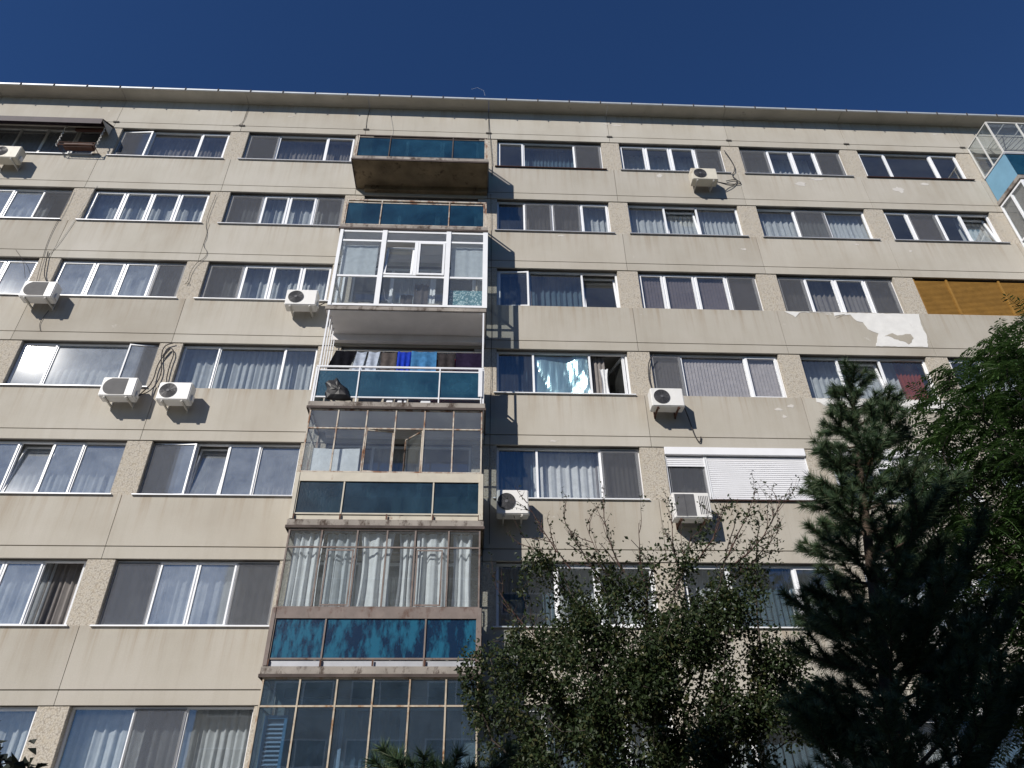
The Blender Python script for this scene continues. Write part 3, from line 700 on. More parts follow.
# white cloth behind the row 5 glazing, cabinet and items
o = hang('sheet', 'white sheet hung inside the rusty glazed balcony, at its left', 'bed sheet', 7.85, 8.82, yt+.16, b5+1.85, b5+.9, 'white_curtain', .012, .5, 4)
t = thing('cabinet', 'narrow pale blue louvred cabinet standing inside the lowest glazed balcony', 'cabinet', (7.98, -.55, b7+.15))
s = MB(); s.ring(-.19, .19, -.3, -.25, 0, 2.0, .05); s.box(-.14, .14, -.29, -.26, .9, .96); s.build('frame', 'bluepanel', t)
s = MB()
for i in range(14): s.T = Matrix.Translation((0, -.27, .99+i*.067)) @ Matrix.Rotation(.6, 4, 'X'); s.box(-.138, .138, -.03, .03, -.004, .004)
s.build('louvre', 'whitesteel', t)
s = MB(); s.box(-.19, .19, -.249, .15, 0, 2.0); s.build('casing', 'darkblind', t)
# balcony row 3 folding airer
t = thing('clothes_airer', 'white folding airer with dark clothes inside the white framed balcony', 'clothes airer', (9.4, -.6, b3+.14))
s = MB(); s.tube([(-.5,-.15,.0),(.25,.1,.75)], .01, 5); s.tube([(-.5,.15,.75),(.2,-.1,.0)], .01, 5)
for i in range(5): s.tube([(-.5+.2*i,-.2,.75),(-.5+.2*i,.25,.75)], .007, 5)
s.build('frame', 'whitesteel', t)
for xa, xb, ya_, z_ in ((.25,.6,-.18,.95),(-.1,.2,.0,.75)): curtain_mesh(xa, xb, ya_, .22, z_, .02, .15, 8).build('hung_clothes', 'c_taupe', t, True)
# flower boxes line of small things on balcony row 4 floor edge
for i, (xa, xb) in enumerate(((9.28,9.42),(9.52,9.62),(9.66,9.72),(10.02,10.24))):
    o = MB().bbox(xa, xb, yt+.03, yt+.11, b4+.151, b4+.27, .01).build('box', 'whitesteel')
    tag(o, ['short white box on the floor behind the white railing, leftmost of four','small white box on the open balcony floor, second from left','tiny white box on the open balcony floor, third from left','long white box on the open balcony floor, rightmost of four'][i], 'box', 'white boxes on the open balcony floor')

def air_conditioner(X, Z, label, wdt=.76, hgt=.5, dep=.29, gap=.16, kind='round', pipes=None, paint='acwhite', arm='palepipe'):
    """X, Z: lower left corner of the casing front"""
    t = thing('air_conditioner', label, 'air conditioner', (X+wdt/2, 0, zt(Z)), group='air conditioners on the facade')
    yf = -gap-dep; h = wdt/2
    s = MB(); s.bbox(-h, h, yf, -gap, 0, hgt, .018)
    s.box(h-.21, h-.206, yf-.0015, yf+.01, .02, hgt-.02) if kind != 'square' else None
    s.build('casing', paint, t)
    s = MB(); fan = MB()
    if kind == 'round':
        c = (-.13, hgt/2+.005); R = .185
        fan.disc(c, .0, R, yf-.006, yf-.001, 28)
        for q in range(1, 7): s.disc(c, R*q/6-.004, R*q/6+.003, yf-.017, yf-.0065, 28)
        for q in range(10): a = PI*q/5; s.tube([(c[0]+.03*math.cos(a), yf-.012, c[1]+.03*math.sin(a)), (c[0]+R*math.cos(a+.35), yf-.012, c[1]+R*math.sin(a+.35))], .0035, 4)
        s.disc(c, 0, .038, yf-.022, yf-.0175, 16)
    elif kind == 'square':
        fan.box(-h+.05, -h+.05+wdt*.52, yf-.008, yf-.001, .04, hgt-.04)
        q = .06
        while q < hgt-.05: s.box(-h+.05, -h+.05+wdt*.52, yf-.014, yf-.0085, q, q+.004); q += .018
        s.box(-h+.05+wdt*.26-.006, -h+.05+wdt*.26+.006, yf-.02, yf-.0145, .04, hgt-.04)
        q = 0
        while q < 6: s.box(h-.24+q*.036, h-.225+q*.036, yf-.006, yf-.001, .08, hgt-.08); q += 1
    else:   # wide arc-shaped opening
        n = 20; x0, x1 = -h+.05, h-.20; cz = hgt/2; prof = []
        for i in range(n+1): a = PI/2+PI*i/n; prof.append((x0+.2+.2*math.cos(a), cz+(hgt/2-.035)*math.sin(a)))
        prof += [(x1, .035), (x1, hgt-.035)]
        m_ = len(prof); fan.add([(x, yf-.006, z) for x, z in prof]+[(x, yf-.001, z) for x, z in prof], [tuple(range(m_))]+[(i, i+m_, (i+1) % m_+m_, (i+1) % m_) for i in range(m_)])
        q = .055
        while q < hgt-.04:
            dx_ = .2*(1-math.sqrt(max(0, 1-((q-cz)/(hgt/2-.035))**2))); s.box(x0+dx_+.005, x1-.005, yf-.012, yf-.0065, q, q+.005); q += .02
    fan.build('fan_opening', 'acgrey' if kind == 'square' else 'acfan', t); s.build('fan_grille', 'acgrille' if kind != 'arc' else 'acgrey', t)
    for sx in (-h+.14, h-.14):
        b_ = MB(); b_.box(sx-.018, sx+.018, yf+.015, -.012, -.034, -.002); b_.box(sx-.018, sx+.018, -.012, .0-.002, -.075, .28); b_.box(sx-.03, sx+.03, yf+.03, yf+.06, -.05, -.0345); b_.build('bracket', arm, t)
    v_ = MB(); v_.bbox(h+.001, h+.035, -gap-.17, -gap-.05, .06, .22, .008); v_.build('valve_cover', 'acwhite', t)
    if pipes:
        for pp in pipes:
            pv = [(x-(X+wdt/2), -.035, z-Z) for x, z in pp]; pv = [(h+.03, -gap-.1, .12)]+pv
            # smooth the run of the pipe
            for _ in range(2):
                qv = [pv[0]]
                for a, b in zip(pv, pv[1:]): a, b = Vector(a), Vector(b); qv += [tuple(a.lerp(b, .25)), tuple(a.lerp(b, .75))]
                pv = qv+[pv[-1]]
            MB().tube(pv, .013, 6).build('refrigerant_pipe', 'pipe', t, True)
    return t
air_conditioner(-2.68, -5.1, 'grimy air conditioner at the left edge of the photo, under the brown awning', kind='round', paint='acaged')
air_conditioner(.03, -10.27, 'air conditioner with wide grille under the third window row, near the left edge', kind='arc', wdt=.78, pipes=[[(.55,-9.7),(.1,-9.3),(-.05,-8.6),(-.1,-8.35)]])
air_conditioner(2.80, -13.14, 'air conditioner with wide arched grille, left one of the close pair beside the cable loops', kind='arc', pipes=[[(3.75,-12.7),(3.84,-12.2),(3.70,-11.8),(3.66,-11.4),(3.9,-11.3)],[(3.7,-12.5),(3.66,-11.9),(3.84,-11.5)]])
air_conditioner(4.08, -13.22, 'clean white air conditioner with round grille, right one of the close pair', hgt=.47, wdt=.72, pipes=[[(4.6,-12.85),(4.0,-12.6),(3.95,-12.0),(3.98,-11.6),(3.83,-11.42),(3.72,-11.7)]])
air_conditioner(6.45, -10.36, 'white air conditioner just left of the white framed balcony', hgt=.5, pipes=[[(7.35,-9.9),(7.6,-9.85)]])
air_conditioner(11.70, -15.92, 'white air conditioner just right of the rusty glazed balcony, under a blue curtained window', hgt=.55, wdt=.66)
air_conditioner(17.42, -5.2, 'air conditioner with coiled pipes under the uppermost window row, right half of the facade', paint='acaged', pipes=[[(18.78,-5.0),(18.98,-4.7),(18.8,-4.5),(19.0,-4.2),(18.94,-3.75),(18.80,-3.3)],[(18.7,-4.9),(19.1,-4.85),(18.9,-4.65),(18.6,-4.75)]])
air_conditioner(15.26, -13.19, 'white air conditioner left of the lilac vertical blinds', arm='rust', pipes=[[(15.9,-12.5),(15.5,-12.75),(15.39,-12.3),(15.39,-11.9),(15.46,-11.56),(15.6,-11.4)],[(16.2,-13.3),(16.25,-13.7),(16.35,-13.95),(16.4,-13.75)]])
air_conditioner(15.40, -15.97, 'large air conditioner with square grey grille beside the closed roller shutter', wdt=.80, hgt=.58, kind='square', arm='rust')
air_conditioner(19.45, -18.55, 'white air conditioner half hidden behind the pine tree', wdt=.76)

# awning over the window at far left
t = thing('awning', 'dark red-brown metal awning over the top left window', 'awning', (-1.9, 0, zt(-3.0)))
s = MB(); s.add([(-2.5,-.003,.0),(1.9,-.003,.0),(1.9,-.52,-.36),(-2.5,-.52,-.36),(-2.5,-.003,.03),(1.9,-.003,.03),(1.9,-.52,-.33),(-2.5,-.52,-.33)], [(0,3,2,1),(4,5,6,7),(0,1,5,4),(1,2,6,5),(2,3,7,6),(3,0,4,7)]); s.box(-2.5,1.9,-.53,-.521,-.56,-.33)
M['hood'] = plain('dark_awning_metal', (.035,.022,.03), .6, .3, 4); s.build('hood', 'hood', t)
for x in (-2.45, 1.88):
    MB().add([(x-.01,-.003,-.05),(x-.01,-.5,-.36),(x-.01,-.003,-.42),(x+.01,-.003,-.05),(x+.01,-.5,-.36),(x+.01,-.003,-.42)], [(0,1,2),(5,4,3),(0,3,4,1),(1,4,5,2),(2,5,3,0)]).build('bracket', 'palepipe', t)
t = thing('window_rack', 'wire rack with dark red cloth outside the top left window', 'rack', (-.55, 0, zt(-4.3)))
s = MB(); s.ring(-.55,.5,-.32,-.30,.0,.12,.015); s.tube([(-.55,-.31,0),(-.55,-.005,0)],.01,5); s.tube([(.5,-.31,0),(.5,-.005,0)],.01,5)
for i in range(10): s.tube([(-.5+.1*i,-.31,.01),(-.5+.1*i,-.01,.01)],.005,4)
s.build('frame', 'rust', t)
s = MB(); s.bbox(-.45,.42,-.27,-.06,.015,.16,.03); s.bbox(-.40,.44,-.2,-.1,.86,.98,.02); s.build('folded_cloth', 'darkwood', t)
s = MB()
for sx in (-.62, .52):
    pts = [(sx+.02*math.cos(i*1.9), -.25+.02*math.sin(i*1.9), .0+i*.045) for i in range(22)]; s.tube(pts, .018, 5)
s.build('chain', 'palepipe', t)

# loose cables along the joints
def cable(pts, label, r=.006, matn='pipe', y=-.022):
    pv = [(x, y, zt(z)) for x, z in pts]
    for _ in range(2):
        qv = [pv[0]]
        for a, b in zip(pv, pv[1:]): a, b = Vector(a), Vector(b); qv += [tuple(a.lerp(b, .25)), tuple(a.lerp(b, .75))]
        pv = qv+[pv[-1]]
    o = MB().tube(pv, r, 5).build('cable', matn, None, True); tag(o, label, 'cable', 'cables on the facade'); return o
cable([(3.72,-5.95),(3.67,-7.08),(3.86,-7.58),(3.80,-7.97),(4.01,-8.22),(3.96,-8.45),(3.80,-8.6),(3.71,-8.96),(3.74,-9.30),(3.66,-9.36),(3.80,-9.36),(3.72,-9.28)], 'wavy dark cable left of the white framed balcony, ending in a small coil')
cable([(-.25,-5.92),(-.22,-6.54),(-.28,-7.73),(-.15,-8.73),(.0,-9.6)], 'dark cable down the pier at the left, above the air conditioner with wide grille')
cable([(.34,-5.69),(.10,-7.91),(-.05,-8.4)], 'thin pale cable slanting beside the left joint', .006, 'palepipe')
cable([(3.85,-1.8),(3.83,-2.7),(3.55,-2.8)], 'short dark cable hanging from the eave near the upper left windows', .006)
cable([(7.65,-1.7),(7.58,-2.2),(7.62,-2.72)], 'short dark cable hanging from the eave above the topmost balcony', .006)
cable([(8.25,-1.7),(8.5,-2.9),(8.35,-3.4)], 'pale thin cable hanging from the eave onto the topmost balcony', .005, 'palepipe')
cable([(11.42,-1.72),(11.46,-2.7),(11.55,-4.2),(11.55,-4.8)], 'dark cable down the joint at the right of the topmost balcony', .008)
cable([(11.52,-5.6),(11.55,-8.0),(11.58,-10.8),(11.55,-13.5),(11.56,-16.4)], 'long grey cable down the shaded strip right of the balconies', .006)
cable([(-.95,-8.3),(-.6,-8.7),(-.35,-9.3)], 'thin cable drooping in front of the glass at the left edge', .006)
cable([(.6,-10.35),(.5,-10.75),(.62,-11.0)], 'short hooked cable under the air conditioner with wide grille', .006)
o = MB().tube([(11.3,-.45,zt(-1.45)),(11.25,-.47,zt(-1.2)),(11.05,-.47,zt(-1.05)),(10.85,-.45,zt(-1.12))], .003, 5).build('antenna', 'gutter'); tag(o, 'thin bent wire antenna on the roof edge above the balconies', 'antenna')

# ------------------------------------------------------------------ ground and added bounce surfaces
def sheet(name, x0, x1, y0, y1, z, matn, n=1):
    s = MB(); s.add([(x0,y0,z),(x1,y0,z),(x1,y1,z),(x0,y1,z)], [(0,1,2,3)]); o = s.build(name, matn); o['kind'] = 'structure'; return o
M['grass'] = plain('grass_soil', (.07,.08,.035), .95, .35, 1.2, dirt=((.12,.09,.06), .58), bmp=.5)
M['asphalt'] = plain('asphalt', (.06,.06,.06), .9, .2, 3, bmp=.4)
M['paving'] = plain('pavement', (.24,.23,.21), .9, .12, 2, bmp=.3)
sheet('ground', -1500, 1500, -1500, 1500, 0, 'grass')
s = MB(); s.box(-30, 60, -1.7, -.07, .002, .12); o = s.build('pavement', 'paving'); o['kind'] = 'structure'
s = MB(); s.box(-30, 60, -15.4, -12.6, .002, .12); o = s.build('path', 'paving'); o['kind'] = 'structure'
sheet('road', -60, 90, -23, -16.5, .004, 'asphalt')
M['bounce'] = plain('added_bounce_concrete', (.40,.38,.35), .9, .1, .8, bmp=.3)  # pale ground added out of view to bounce sunlight up onto the soffits
sheet('bounce_court', -45, 10.5, -12.5, -1.75, .004, 'bounce')
sheet('bounce_court', -45, 10.5, -16.4, -15.45, .004, 'bounce')

# unseen block, added to shade the low trees and mirror in the lowest panes
SHADEBLK = thing('added_shade_building', 'added unseen concrete block behind the camera, shading the trees', 'building', (12, -28, 0))
s = MB(); s.box(-15.5, 17, -12, 0, 0, 20.5)
s.build('wall', 'wall', SHADEBLK)
s = MB(); s.box(-15.9, 17.4, -12.4, .4, 20.502, 20.7); s.build('roof', 'slab', SHADEBLK)
proto = MB(); proto.ring(-1.5, 1.5, .002, .05, -.65, .65, .08); proto.box(-.04, .04, .004, .048, -.57, .57); proto.box(-1.42, 1.42, .003, .012, -.57, .57, 1)
pw = None
for k in range(7):
    for j in range(8):
        if pw is None: pw = proto.build('window', ['pvc', 'rg1'], SHADEBLK); o = pw
        else: o = pw.copy(); C.objects.link(o); o.parent = SHADEBLK
        o.location = (-13.4+3.9*j, .0, 2.2+2.75*k)

# ------------------------------------------------------------------ trees
M['bark'] = plain('bark', (.055,.045,.038), .95, .35, 8, bmp=.6)
M['bark_red'] = plain('reddish_twig', (.075,.045,.038), .9, .3, 8)
M['bark_pine'] = plain('pine_bark', (.07,.05,.038), .95, .35, 8, bmp=.6)
M['leaf'] = foliage('small_leaf', [(.016,.028,.010), (.025,.043,.015), (.033,.053,.018), (.042,.066,.021), (.095,.09,.035)], .28)
M['leaf_ail'] = foliage('compound_leaf', [(.024,.052,.014), (.04,.085,.022), (.06,.12,.03), (.085,.14,.038)], .35)
M['leaf_dark'] = foliage('dark_leaf', [(.012,.018,.014), (.025,.03,.02)], .2)
M['needle'] = foliage('pine_needles', [(.030,.058,.028), (.046,.086,.042), (.065,.112,.052), (.11,.125,.055)], .12, 2.0)
M['needle_dry'] = foliage('dry_needles', [(.12,.055,.02), (.08,.05,.02)], .12)

def colonize(root, attractors, step=.18, kill=.3, infl=2.5, iters=120, up=.05, rng=random):
    nodes = [Vector(p) for p in root]; par = [-1]+list(range(len(root)-1)); A = np.array([tuple(a) for a in attractors])
    for _ in range(iters):
        if len(A) == 0: break
        N = np.array([tuple(n) for n in nodes]); d = np.linalg.norm(A[:,None]-N[None], axis=2); idx = d.argmin(1); dm = d[np.arange(len(A)), idx]
        grow = {}
        for a, i, q in zip(A, idx, dm):
            if q < infl: grow.setdefault(i, []).append((Vector(a)-nodes[i]).normalized())
        if not grow: break
        cnt = 0
        for i, ds in grow.items():
            v = sum(ds, Vector())+Vector((rng.uniform(-.25,.25), rng.uniform(-.25,.25), rng.uniform(-.2,.25)+up))
            if v.length < .05: continue
            nn = nodes[i]+v.normalized()*step
            if any((nn-nodes[c]).length < step*.4 for c in range(len(nodes)) if par[c] == i): continue
            nodes.append(nn); par.append(i); cnt += 1
        if not cnt: break
        N = np.array([tuple(n) for n in nodes]); d = np.linalg.norm(A[:,None]-N[None], axis=2).min(1); A = A[d > kill]
    return nodes, par
def skeleton_mesh(nodes, par, rtip=.005, expo=2.3, rmax=.2):
    n = len(nodes); kids = [[] for _ in range(n)]
    for i, p in enumerate(par):
        if p >= 0: kids[p].append(i)
    rad = [0]*n
    for i in range(n-1, -1, -1):
        rad[i] = min(rmax, rtip if not kids[i] else sum(rad[c]**expo for c in kids[i])**(1/expo))
    s = MB(); done = set()
    # chains following the thickest child
    starts = [0]; 
    while starts:
        st = starts.pop(); chain = [par[st], st] if par[st] >= 0 else [st]; cur = st
        while kids[cur]:
            ks = sorted(kids[cur], key=lambda c: -rad[c]); starts += ks[1:]; cur = ks[0]; chain.append(cur)
        if len(chain) > 1:
            rr = [rad[c] for c in chain]; 
            if par[st] >= 0: rr[0] = rr[1]
            s.tube([nodes[c] for c in chain], rr, 5 if rr[0] < .03 else 8, cap=True)
    return s, rad, kids
def ellip(rng, c, r, n, shell=.0):
    out = []
    while len(out) < n:
        p = Vector((rng.uniform(-1,1), rng.uniform(-1,1), rng.uniform(-1,1)))
        if shell < p.length < 1: out.append(Vector((c[0]+p.x*r[0], c[1]+p.y*r[1], c[2]+p.z*r[2])))
    return out
def leaf_quad(s, p, d, nrm, L, W, fold=.25):
    d = d.normalized(); sd = d.cross(nrm)
    if sd.length < 1e-3: sd = d.orthogonal()
    sd.normalize(); nn = sd.cross(d)
    m = p+d*L*.5
    s.add([p, m+sd*W/2+nn*W*fold, p+d*L, m-sd*W/2+nn*W*fold], [(0,1,2),(0,2,3)])
def rv(r): return Vector((r.uniform(-1,1), r.uniform(-1,1), r.uniform(-1,1)))

# small-leaved tree in the middle
def broad_tree(name, label, base, trunk, clouds, seed, leafmat, rtip=.004, nleaf=6, L=.045, W=.026, leaf_prob=None, step=.14, kill=.22, spread=.12, sprays=()):
    r = random.Random(seed); t = thing(name, label, 'tree', base); bv = Vector(base)
    att = []
    for c, rr, n in clouds: att += ellip(r, c, rr, n)
    nodes, par = colonize(trunk, att, step, kill, 2.6, 110, .06, r)
    s, rad, kids = skeleton_mesh(nodes, par, rtip)
    tr = MB(); tr.add([Vector(v)-bv for v in s.v], s.f); T = tr.build('trunk', 'bark', t, True)
    lf = MB(); ph = [r.uniform(0, 6.28) for _ in range(3)]
    cl = [max(.12, 1+1.35*math.sin(5.1*p.x+ph[0])*math.sin(4.6*p.z+ph[1]+1.5*p.x)+.6*math.sin(9*p.y+ph[2]+7*p.z)) for p in nodes]
    for i, p in enumerate(nodes):
        if rad[i] > .022 or par[i] < 0: continue
        pr = leaf_prob(p, r) if leaf_prob else 1
        k = int(nleaf*pr*cl[i]+r.random())
        dv = (p-nodes[par[i]]).normalized()
        for _ in range(k):
            q = p+rv(r)*spread; dd = (dv*.4+rv(r)*.9+Vector((0,0,-.25)))
            if dd.length < .1: continue
            leaf_quad(lf, q-bv, dd, (rv(r)+Vector((0,0,.8))).normalized(), L*r.uniform(.6,1.25), W*r.uniform(.7,1.2))
    tw = MB()
    for e in sprays:
        e = Vector(e); tgt = e.lerp(Vector((13.8,-4.4,e.z-2.4)), .42); near = min((n_ for n_ in nodes if n_.z < e.z-.7), key=lambda n_: (n_-tgt).length); p = near.copy()
        def twig(p, e, rad_, depth):
            n = max(4, int((e-p).length/.12)); mid = p.lerp(e, .5)+rv(r)*.10*(e-p).length+Vector((0,0,-.10*(e-p).length)); pts = []
            for m_ in range(n+1): f = m_/n; pts.append(p*(1-f)**2+mid*2*f*(1-f)+e*f*f+rv(r)*.008)
            tw.add(*(lambda q: ([Vector(v)-bv for v in q.v], q.f))(MB().tube(pts, [rad_*(1-.75*m_/n) for m_ in range(n+1)], 4, cap=False)))
            for m_ in range(1, n+1):
                if depth and r.random() < .8:
                    d_ = (pts[m_]-pts[m_-1]).normalized()+rv(r)*.75+Vector((0,0,.15)); twig(pts[m_], pts[m_]+d_.normalized()*r.uniform(.15,.5)*(1 if depth > 1 else .5), rad_*.55, depth-1)
                for _ in range(r.choice((0,0,1,1,2)) if depth < 2 else 0):
                    leaf_quad(lf, pts[m_]+rv(r)*.02-bv, rv(r)+Vector((0,0,-.2)), rv(r)+Vector((0,0,1)), L*r.uniform(.5,.9), W*r.uniform(.5,.9))
        twig(p, e, .014, 2)
    if tw.v: tw.build('twigs', 'bark_red', t)
    lf.build('crown', leafmat, t); return t, nodes
def lp(p, r):
    if p.z > 5.5: return .4 if r.random() < .5 else 0
    if p.z > 4.8: return .85 if r.random() < .7 else .15
    return 1.35
trk = [Vector((13.7+.12*math.sin(i*.5), -4.4+.06*math.sin(i*.9), i*.16)) for i in range(17)]
broad_tree('small_leaved_tree', 'bushy small-leaved tree with bare twigs at its top, bottom centre of the photo', (13.7,-4.4,0), trk,
    [((13.2,-4.4,3.3), (2.0,1.4,1.5), 650), ((13.9,-4.4,4.5), (1.9,1.1,.9), 300), ((12.5,-4.4,5.1),(.8,.5,.85),90), ((14.3,-4.4,5.35),(.9,.6,.75),90), ((15.3,-4.4,5.9),(.55,.4,.8),60), ((15.2,-4.6,3.7),(.9,.7,.5),90), ((13.4,-4.3,5.3),(1.0,.6,.75),110), ((14.4,-4.3,5.2),(.9,.6,.7),70), ((11.75,-4.5,3.7),(.6,.7,1.0),110)],
    11, 'leaf', nleaf=46, leaf_prob=lp, L=.066, W=.042, spread=.15, rtip=.0055,
    sprays=[(12.05,-4.4,6.5),(12.6,-4.3,6.3),(12.9,-4.5,6.1),(13.2,-4.3,6.45),(13.7,-4.4,6.2),(14.2,-4.5,6.4),(14.5,-4.3,6.1),(15.0,-4.4,6.45),(15.5,-4.4,6.6),(15.9,-4.5,6.6),(15.8,-4.3,6.1),(12.0,-4.5,5.9),(11.6,-4.4,5.2)])

# tree with long compound leaves at the right edge
def compound_tree(name, label, base, trunk, clouds, seed):
    r = random.Random(seed); t = thing(name, label, 'tree', base); bv = Vector(base); att = []
    for c, rr, n in clouds: att += ellip(r, c, rr, n, .35)
    nodes, par = colonize(trunk, att, .22, .33, 4, 90, .05, r)
    s, rad, kids = skeleton_mesh(nodes, par, .008)
    tr = MB(); tr.add([Vector(v)-bv for v in s.v], s.f); tr.build('trunk', 'bark', t, True)
    lf = MB(); cen = Vector((clouds[0][0][0], clouds[0][0][1], clouds[0][0][2]))
    for i, p in enumerate(nodes):
        if rad[i] > .03 or par[i] < 0: continue
        for _ in range(4 if kids[i] else 9):
            out = (p-cen).normalized()*.5+rv(r)*.9; out.z = out.z*.5+.25
            if out.length < .1: continue
            out.normalize(); Lr = r.uniform(.32,.55); q = Vector(p); n = 10; side = out.cross(Vector((0,0,1))).normalized(); d = out.copy()
            pts = [q.copy()]
            for m_ in range(n):
                d = (d+Vector((0,0,-.13))).normalized(); q = q+d*Lr/n; pts.append(q.copy())
                for sg in (-1, 1):
                    ld = side*sg+d*.45+Vector((0,0,-.28))+rv(r)*.12
                    leaf_quad(lf, q-bv, ld, Vector((0,0,1))+rv(r)*.3, r.uniform(.08,.115), .032, .12)
            leaf_quad(lf, q-bv, d, Vector((0,0,1)), .09, .028)
            lf.tube([v-bv for v in pts[::3]], .0035, 3, cap=False)
    lf.build('crown', 'leaf_ail', t); return t
trk = [Vector((20.0, -5.6, i*.3)) for i in range(10)]
compound_tree('compound_leaved_tree', 'tall green tree with long feathery compound leaves at the right edge of the photo', (20.0,-5.6,0), trk,
    [((20.2,-5.5,5.7), (3.2,2.0,3.1), 2100), ((20.5,-5.5,8.0), (1.6,1.3,1.3), 220), ((17.8,-5.5,4.4),(1.3,1.2,1.6),220)], 21)

# pines
def tuft(s, p, d, r, L=.11, n=26):
    d = d.normalized(); a = d.orthogonal().normalized(); b = d.cross(a)
    for _ in range(n):
        t = r.uniform(0, 2*PI); op = r.uniform(.25, 1.05)
        nd = (d*math.cos(op)+(a*math.cos(t)+b*math.sin(t))*math.sin(op)); q = p+d*r.uniform(-.06,.04)
        e = q+nd*L*r.uniform(.75,1.15); w_ = nd.cross(rv(r))
        if w_.length < 1e-3: continue
        w_ = w_.normalized()*.0042; s.add([q-w_, q+w_, e], [(0,1,2)])
def pine(name, label, base, top, whorls, seed, radius, L=.11, first=.12, pow_=.8, rt=.11, side=None, dens=1.0):
    r = random.Random(seed); t = thing(name, label, 'tree', base); bv = Vector(base); axis = Vector(top)-bv
    wood = MB(); nd = MB(); dry = MB()
    def ax(u): return axis*u+Vector((.10*math.sin(u*7), .08*math.cos(u*5), 0))*(1-u)*.8
    wood.tube([ax(i/16) for i in range(17)], [rt*(1-i/16)**.8+.008 for i in range(17)], 8)
    def brush(p, q, n):                       # needles all round one length of twig, pointing forward
        d = (q-p); l = d.length; d.normalize(); a = d.orthogonal().normalized(); b = d.cross(a)
        for _ in range(int(n*l*dens)):
            th = r.uniform(0, 2*PI); op = r.uniform(.45, 1.15); o = p.lerp(q, r.random())
            nv = d*math.cos(op)+(a*math.cos(th)+b*math.sin(th))*math.sin(op)
            e = o+nv*L*r.uniform(.7,1.15)+Vector((0,0,-.008)); w_ = nv.cross(rv(r))
            if w_.length < 1e-3: continue
            w_ = w_.normalized()*.0036; nd.add([o-w_, o+w_, e], [(0,1,2)])
    for i in range(10): brush(ax(.90+.01*i), ax(.91+.01*i), 900)
    def limb(p, d, ln, rad, lift, bare):
        n = max(3, int(ln/.09)); pts = [p.copy()]; q = p.copy(); d = d.normalized()
        for m_ in range(n):
            d = (d+Vector((0,0,lift))+rv(r)*.07).normalized(); q = q+d*ln/n; pts.append(q.copy())
            if m_/n >= bare: brush(pts[-2], pts[-1], 620)
        wood.tube(pts, [max(.004, rad*(1-m_/len(pts))+.003) for m_ in range(len(pts))], 5, cap=False)
        brush(pts[-1], pts[-1]+d*.03, 1600)
        return pts, d
    for wv in range(whorls):
        u = first+(1-first)*(wv/(whorls-.3))**.9; rem = 1-u
        nb = 6 if u < .6 else 5; a0 = r.uniform(0, 6.28)
        for bq in range(nb):
            a = a0+2*PI*bq/nb+r.uniform(-.35,.35)
            BL = radius*(rem**pow_)*r.choice((.62,.8,1.0,1.0,1.2))+.14
            if side: BL *= 1+side[1]*math.cos(a-side[0])
            d = Vector((math.cos(a), math.sin(a), r.uniform(-.05,.35)))
            pts, de = limb(ax(u), d, BL, .026*rem**.5, .055, .12 if BL < .8 else .3)
            k = int(BL/.15)
            for m_ in range(k):
                f = .22+.73*(m_+r.random()*.6)/max(1, k); p = pts[min(len(pts)-2, int(f*(len(pts)-1)))]
                dd = (pts[min(len(pts)-1, int(f*(len(pts)-1))+1)]-p).normalized()
                sg = 1 if m_ % 2 else -1
                sd = dd.cross(Vector((0,0,1))).normalized()*sg*r.uniform(.5,1.0)+dd*.9+Vector((0,0,r.uniform(-.05,.5)))
                limb(p, sd, (.16+.34*(1-f)*min(1.2, BL))*r.uniform(.7,1.25), .007, .09, 0)
                if r.random() < .05: tuft(dry, p, -dd, r, L*.8, 16)
    wood.build('trunk', 'bark_pine', t, True); nd.build('crown', 'needle', t)
    if dry.v: dry.build('dry_needles', 'needle_dry', t)
    return t
pine('pine_tree', 'tall dark pine tree with upright needle tufts, right of centre', (14.75,-7.0,0), (16.0,-7.0,7.02), 20, 31, 1.72, .125, first=.16, pow_=.68, side=(0,.28), dens=1.35)
pine('pine_tree', 'low pine whose tufted branch tips reach into the bottom edge, below the balconies', (11.25,-8.6,0), (11.3,-8.6,2.28), 7, 33, 1.2, .115, first=.5, pow_=.40, rt=.06, side=(PI, .2), dens=1.3)
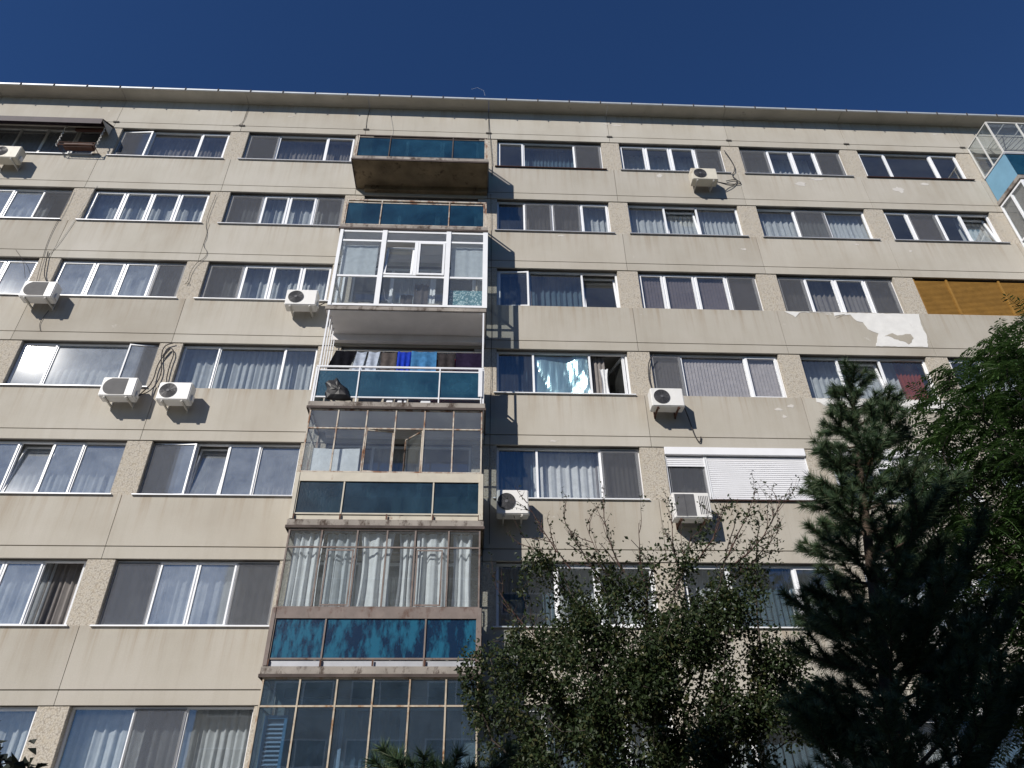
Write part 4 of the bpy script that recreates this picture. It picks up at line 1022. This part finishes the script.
# tree at the lower left corner
trk = [Vector((7.6, -10, i*.15)) for i in range(7)]
broad_tree('broad_leaved_tree', 'dark leafy twigs of a tree poking in at the lower left corner', (7.6,-10,0), trk, [((8.08,-10,1.90), (1.14,1.0,.72), 300)], 41, 'leaf_dark', nleaf=30, L=.075, W=.06, spread=.10)

# ------------------------------------------------------------------ sky, sun, camera
sun_dir = Vector((-.520,-.672,.527)).normalized()
el = math.asin(sun_dir.z)
W = bpy.data.worlds.new('World'); bpy.context.scene.world = W; W.use_nodes = True; nt = W.node_tree; nt.nodes.clear()
sky = nt.nodes.new('ShaderNodeTexSky'); sky.sky_type = 'NISHITA'; sky.sun_disc = False; sky.sun_elevation = el
sky.sun_rotation = math.atan2(sun_dir.x, sun_dir.y); sky.air_density = 1.0; sky.dust_density = .1; sky.ozone_density = 10; sky.altitude = 100
bg = nt.nodes.new('ShaderNodeBackground'); bg.inputs[1].default_value = .068; wo = nt.nodes.new('ShaderNodeOutputWorld')
tint = mixc(nt, 1, sky.outputs[0], (.76,.89,1.04), 'MULTIPLY'); nt.links.new(tint, bg.inputs[0]); nt.links.new(bg.outputs[0], wo.inputs[0])
L_ = bpy.data.lights.new('sun', 'SUN'); L_.energy = 4.6; L_.angle = math.radians(.55); L_.color = (1, .95, .875)
lo = bpy.data.objects.new('sun', L_); C.objects.link(lo); lo.rotation_euler = sun_dir.to_track_quat('Z', 'Y').to_euler()
cam = bpy.data.cameras.new('camera'); co = bpy.data.objects.new('camera', cam); C.objects.link(co)
cam.sensor_width = 36; cam.lens = 738.04/1024*36; cam.clip_end = 5000; cam.clip_start = .05
R_ = Vector((0.999024,-0.043012,-0.010063)); U_ = Vector((-0.016509,-0.574848,0.818094)); F_ = Vector((0.040972,0.817129,0.574997))
mt = Matrix((R_, U_, -F_)).transposed().to_4x4(); mt.translation = (11.3462,-14.4121,G-22.4761); co.matrix_world = mt
sc = bpy.context.scene; sc.camera = co
sc.view_settings.view_transform = 'Standard'; sc.view_settings.look = 'None'; sc.view_settings.exposure = .12; sc.view_settings.gamma = 1
sc.render.engine = 'CYCLES'; sc.cycles.transparent_max_bounces = 24; sc.cycles.max_bounces = 8
sc.render.resolution_x = 1024; sc.render.resolution_y = 768
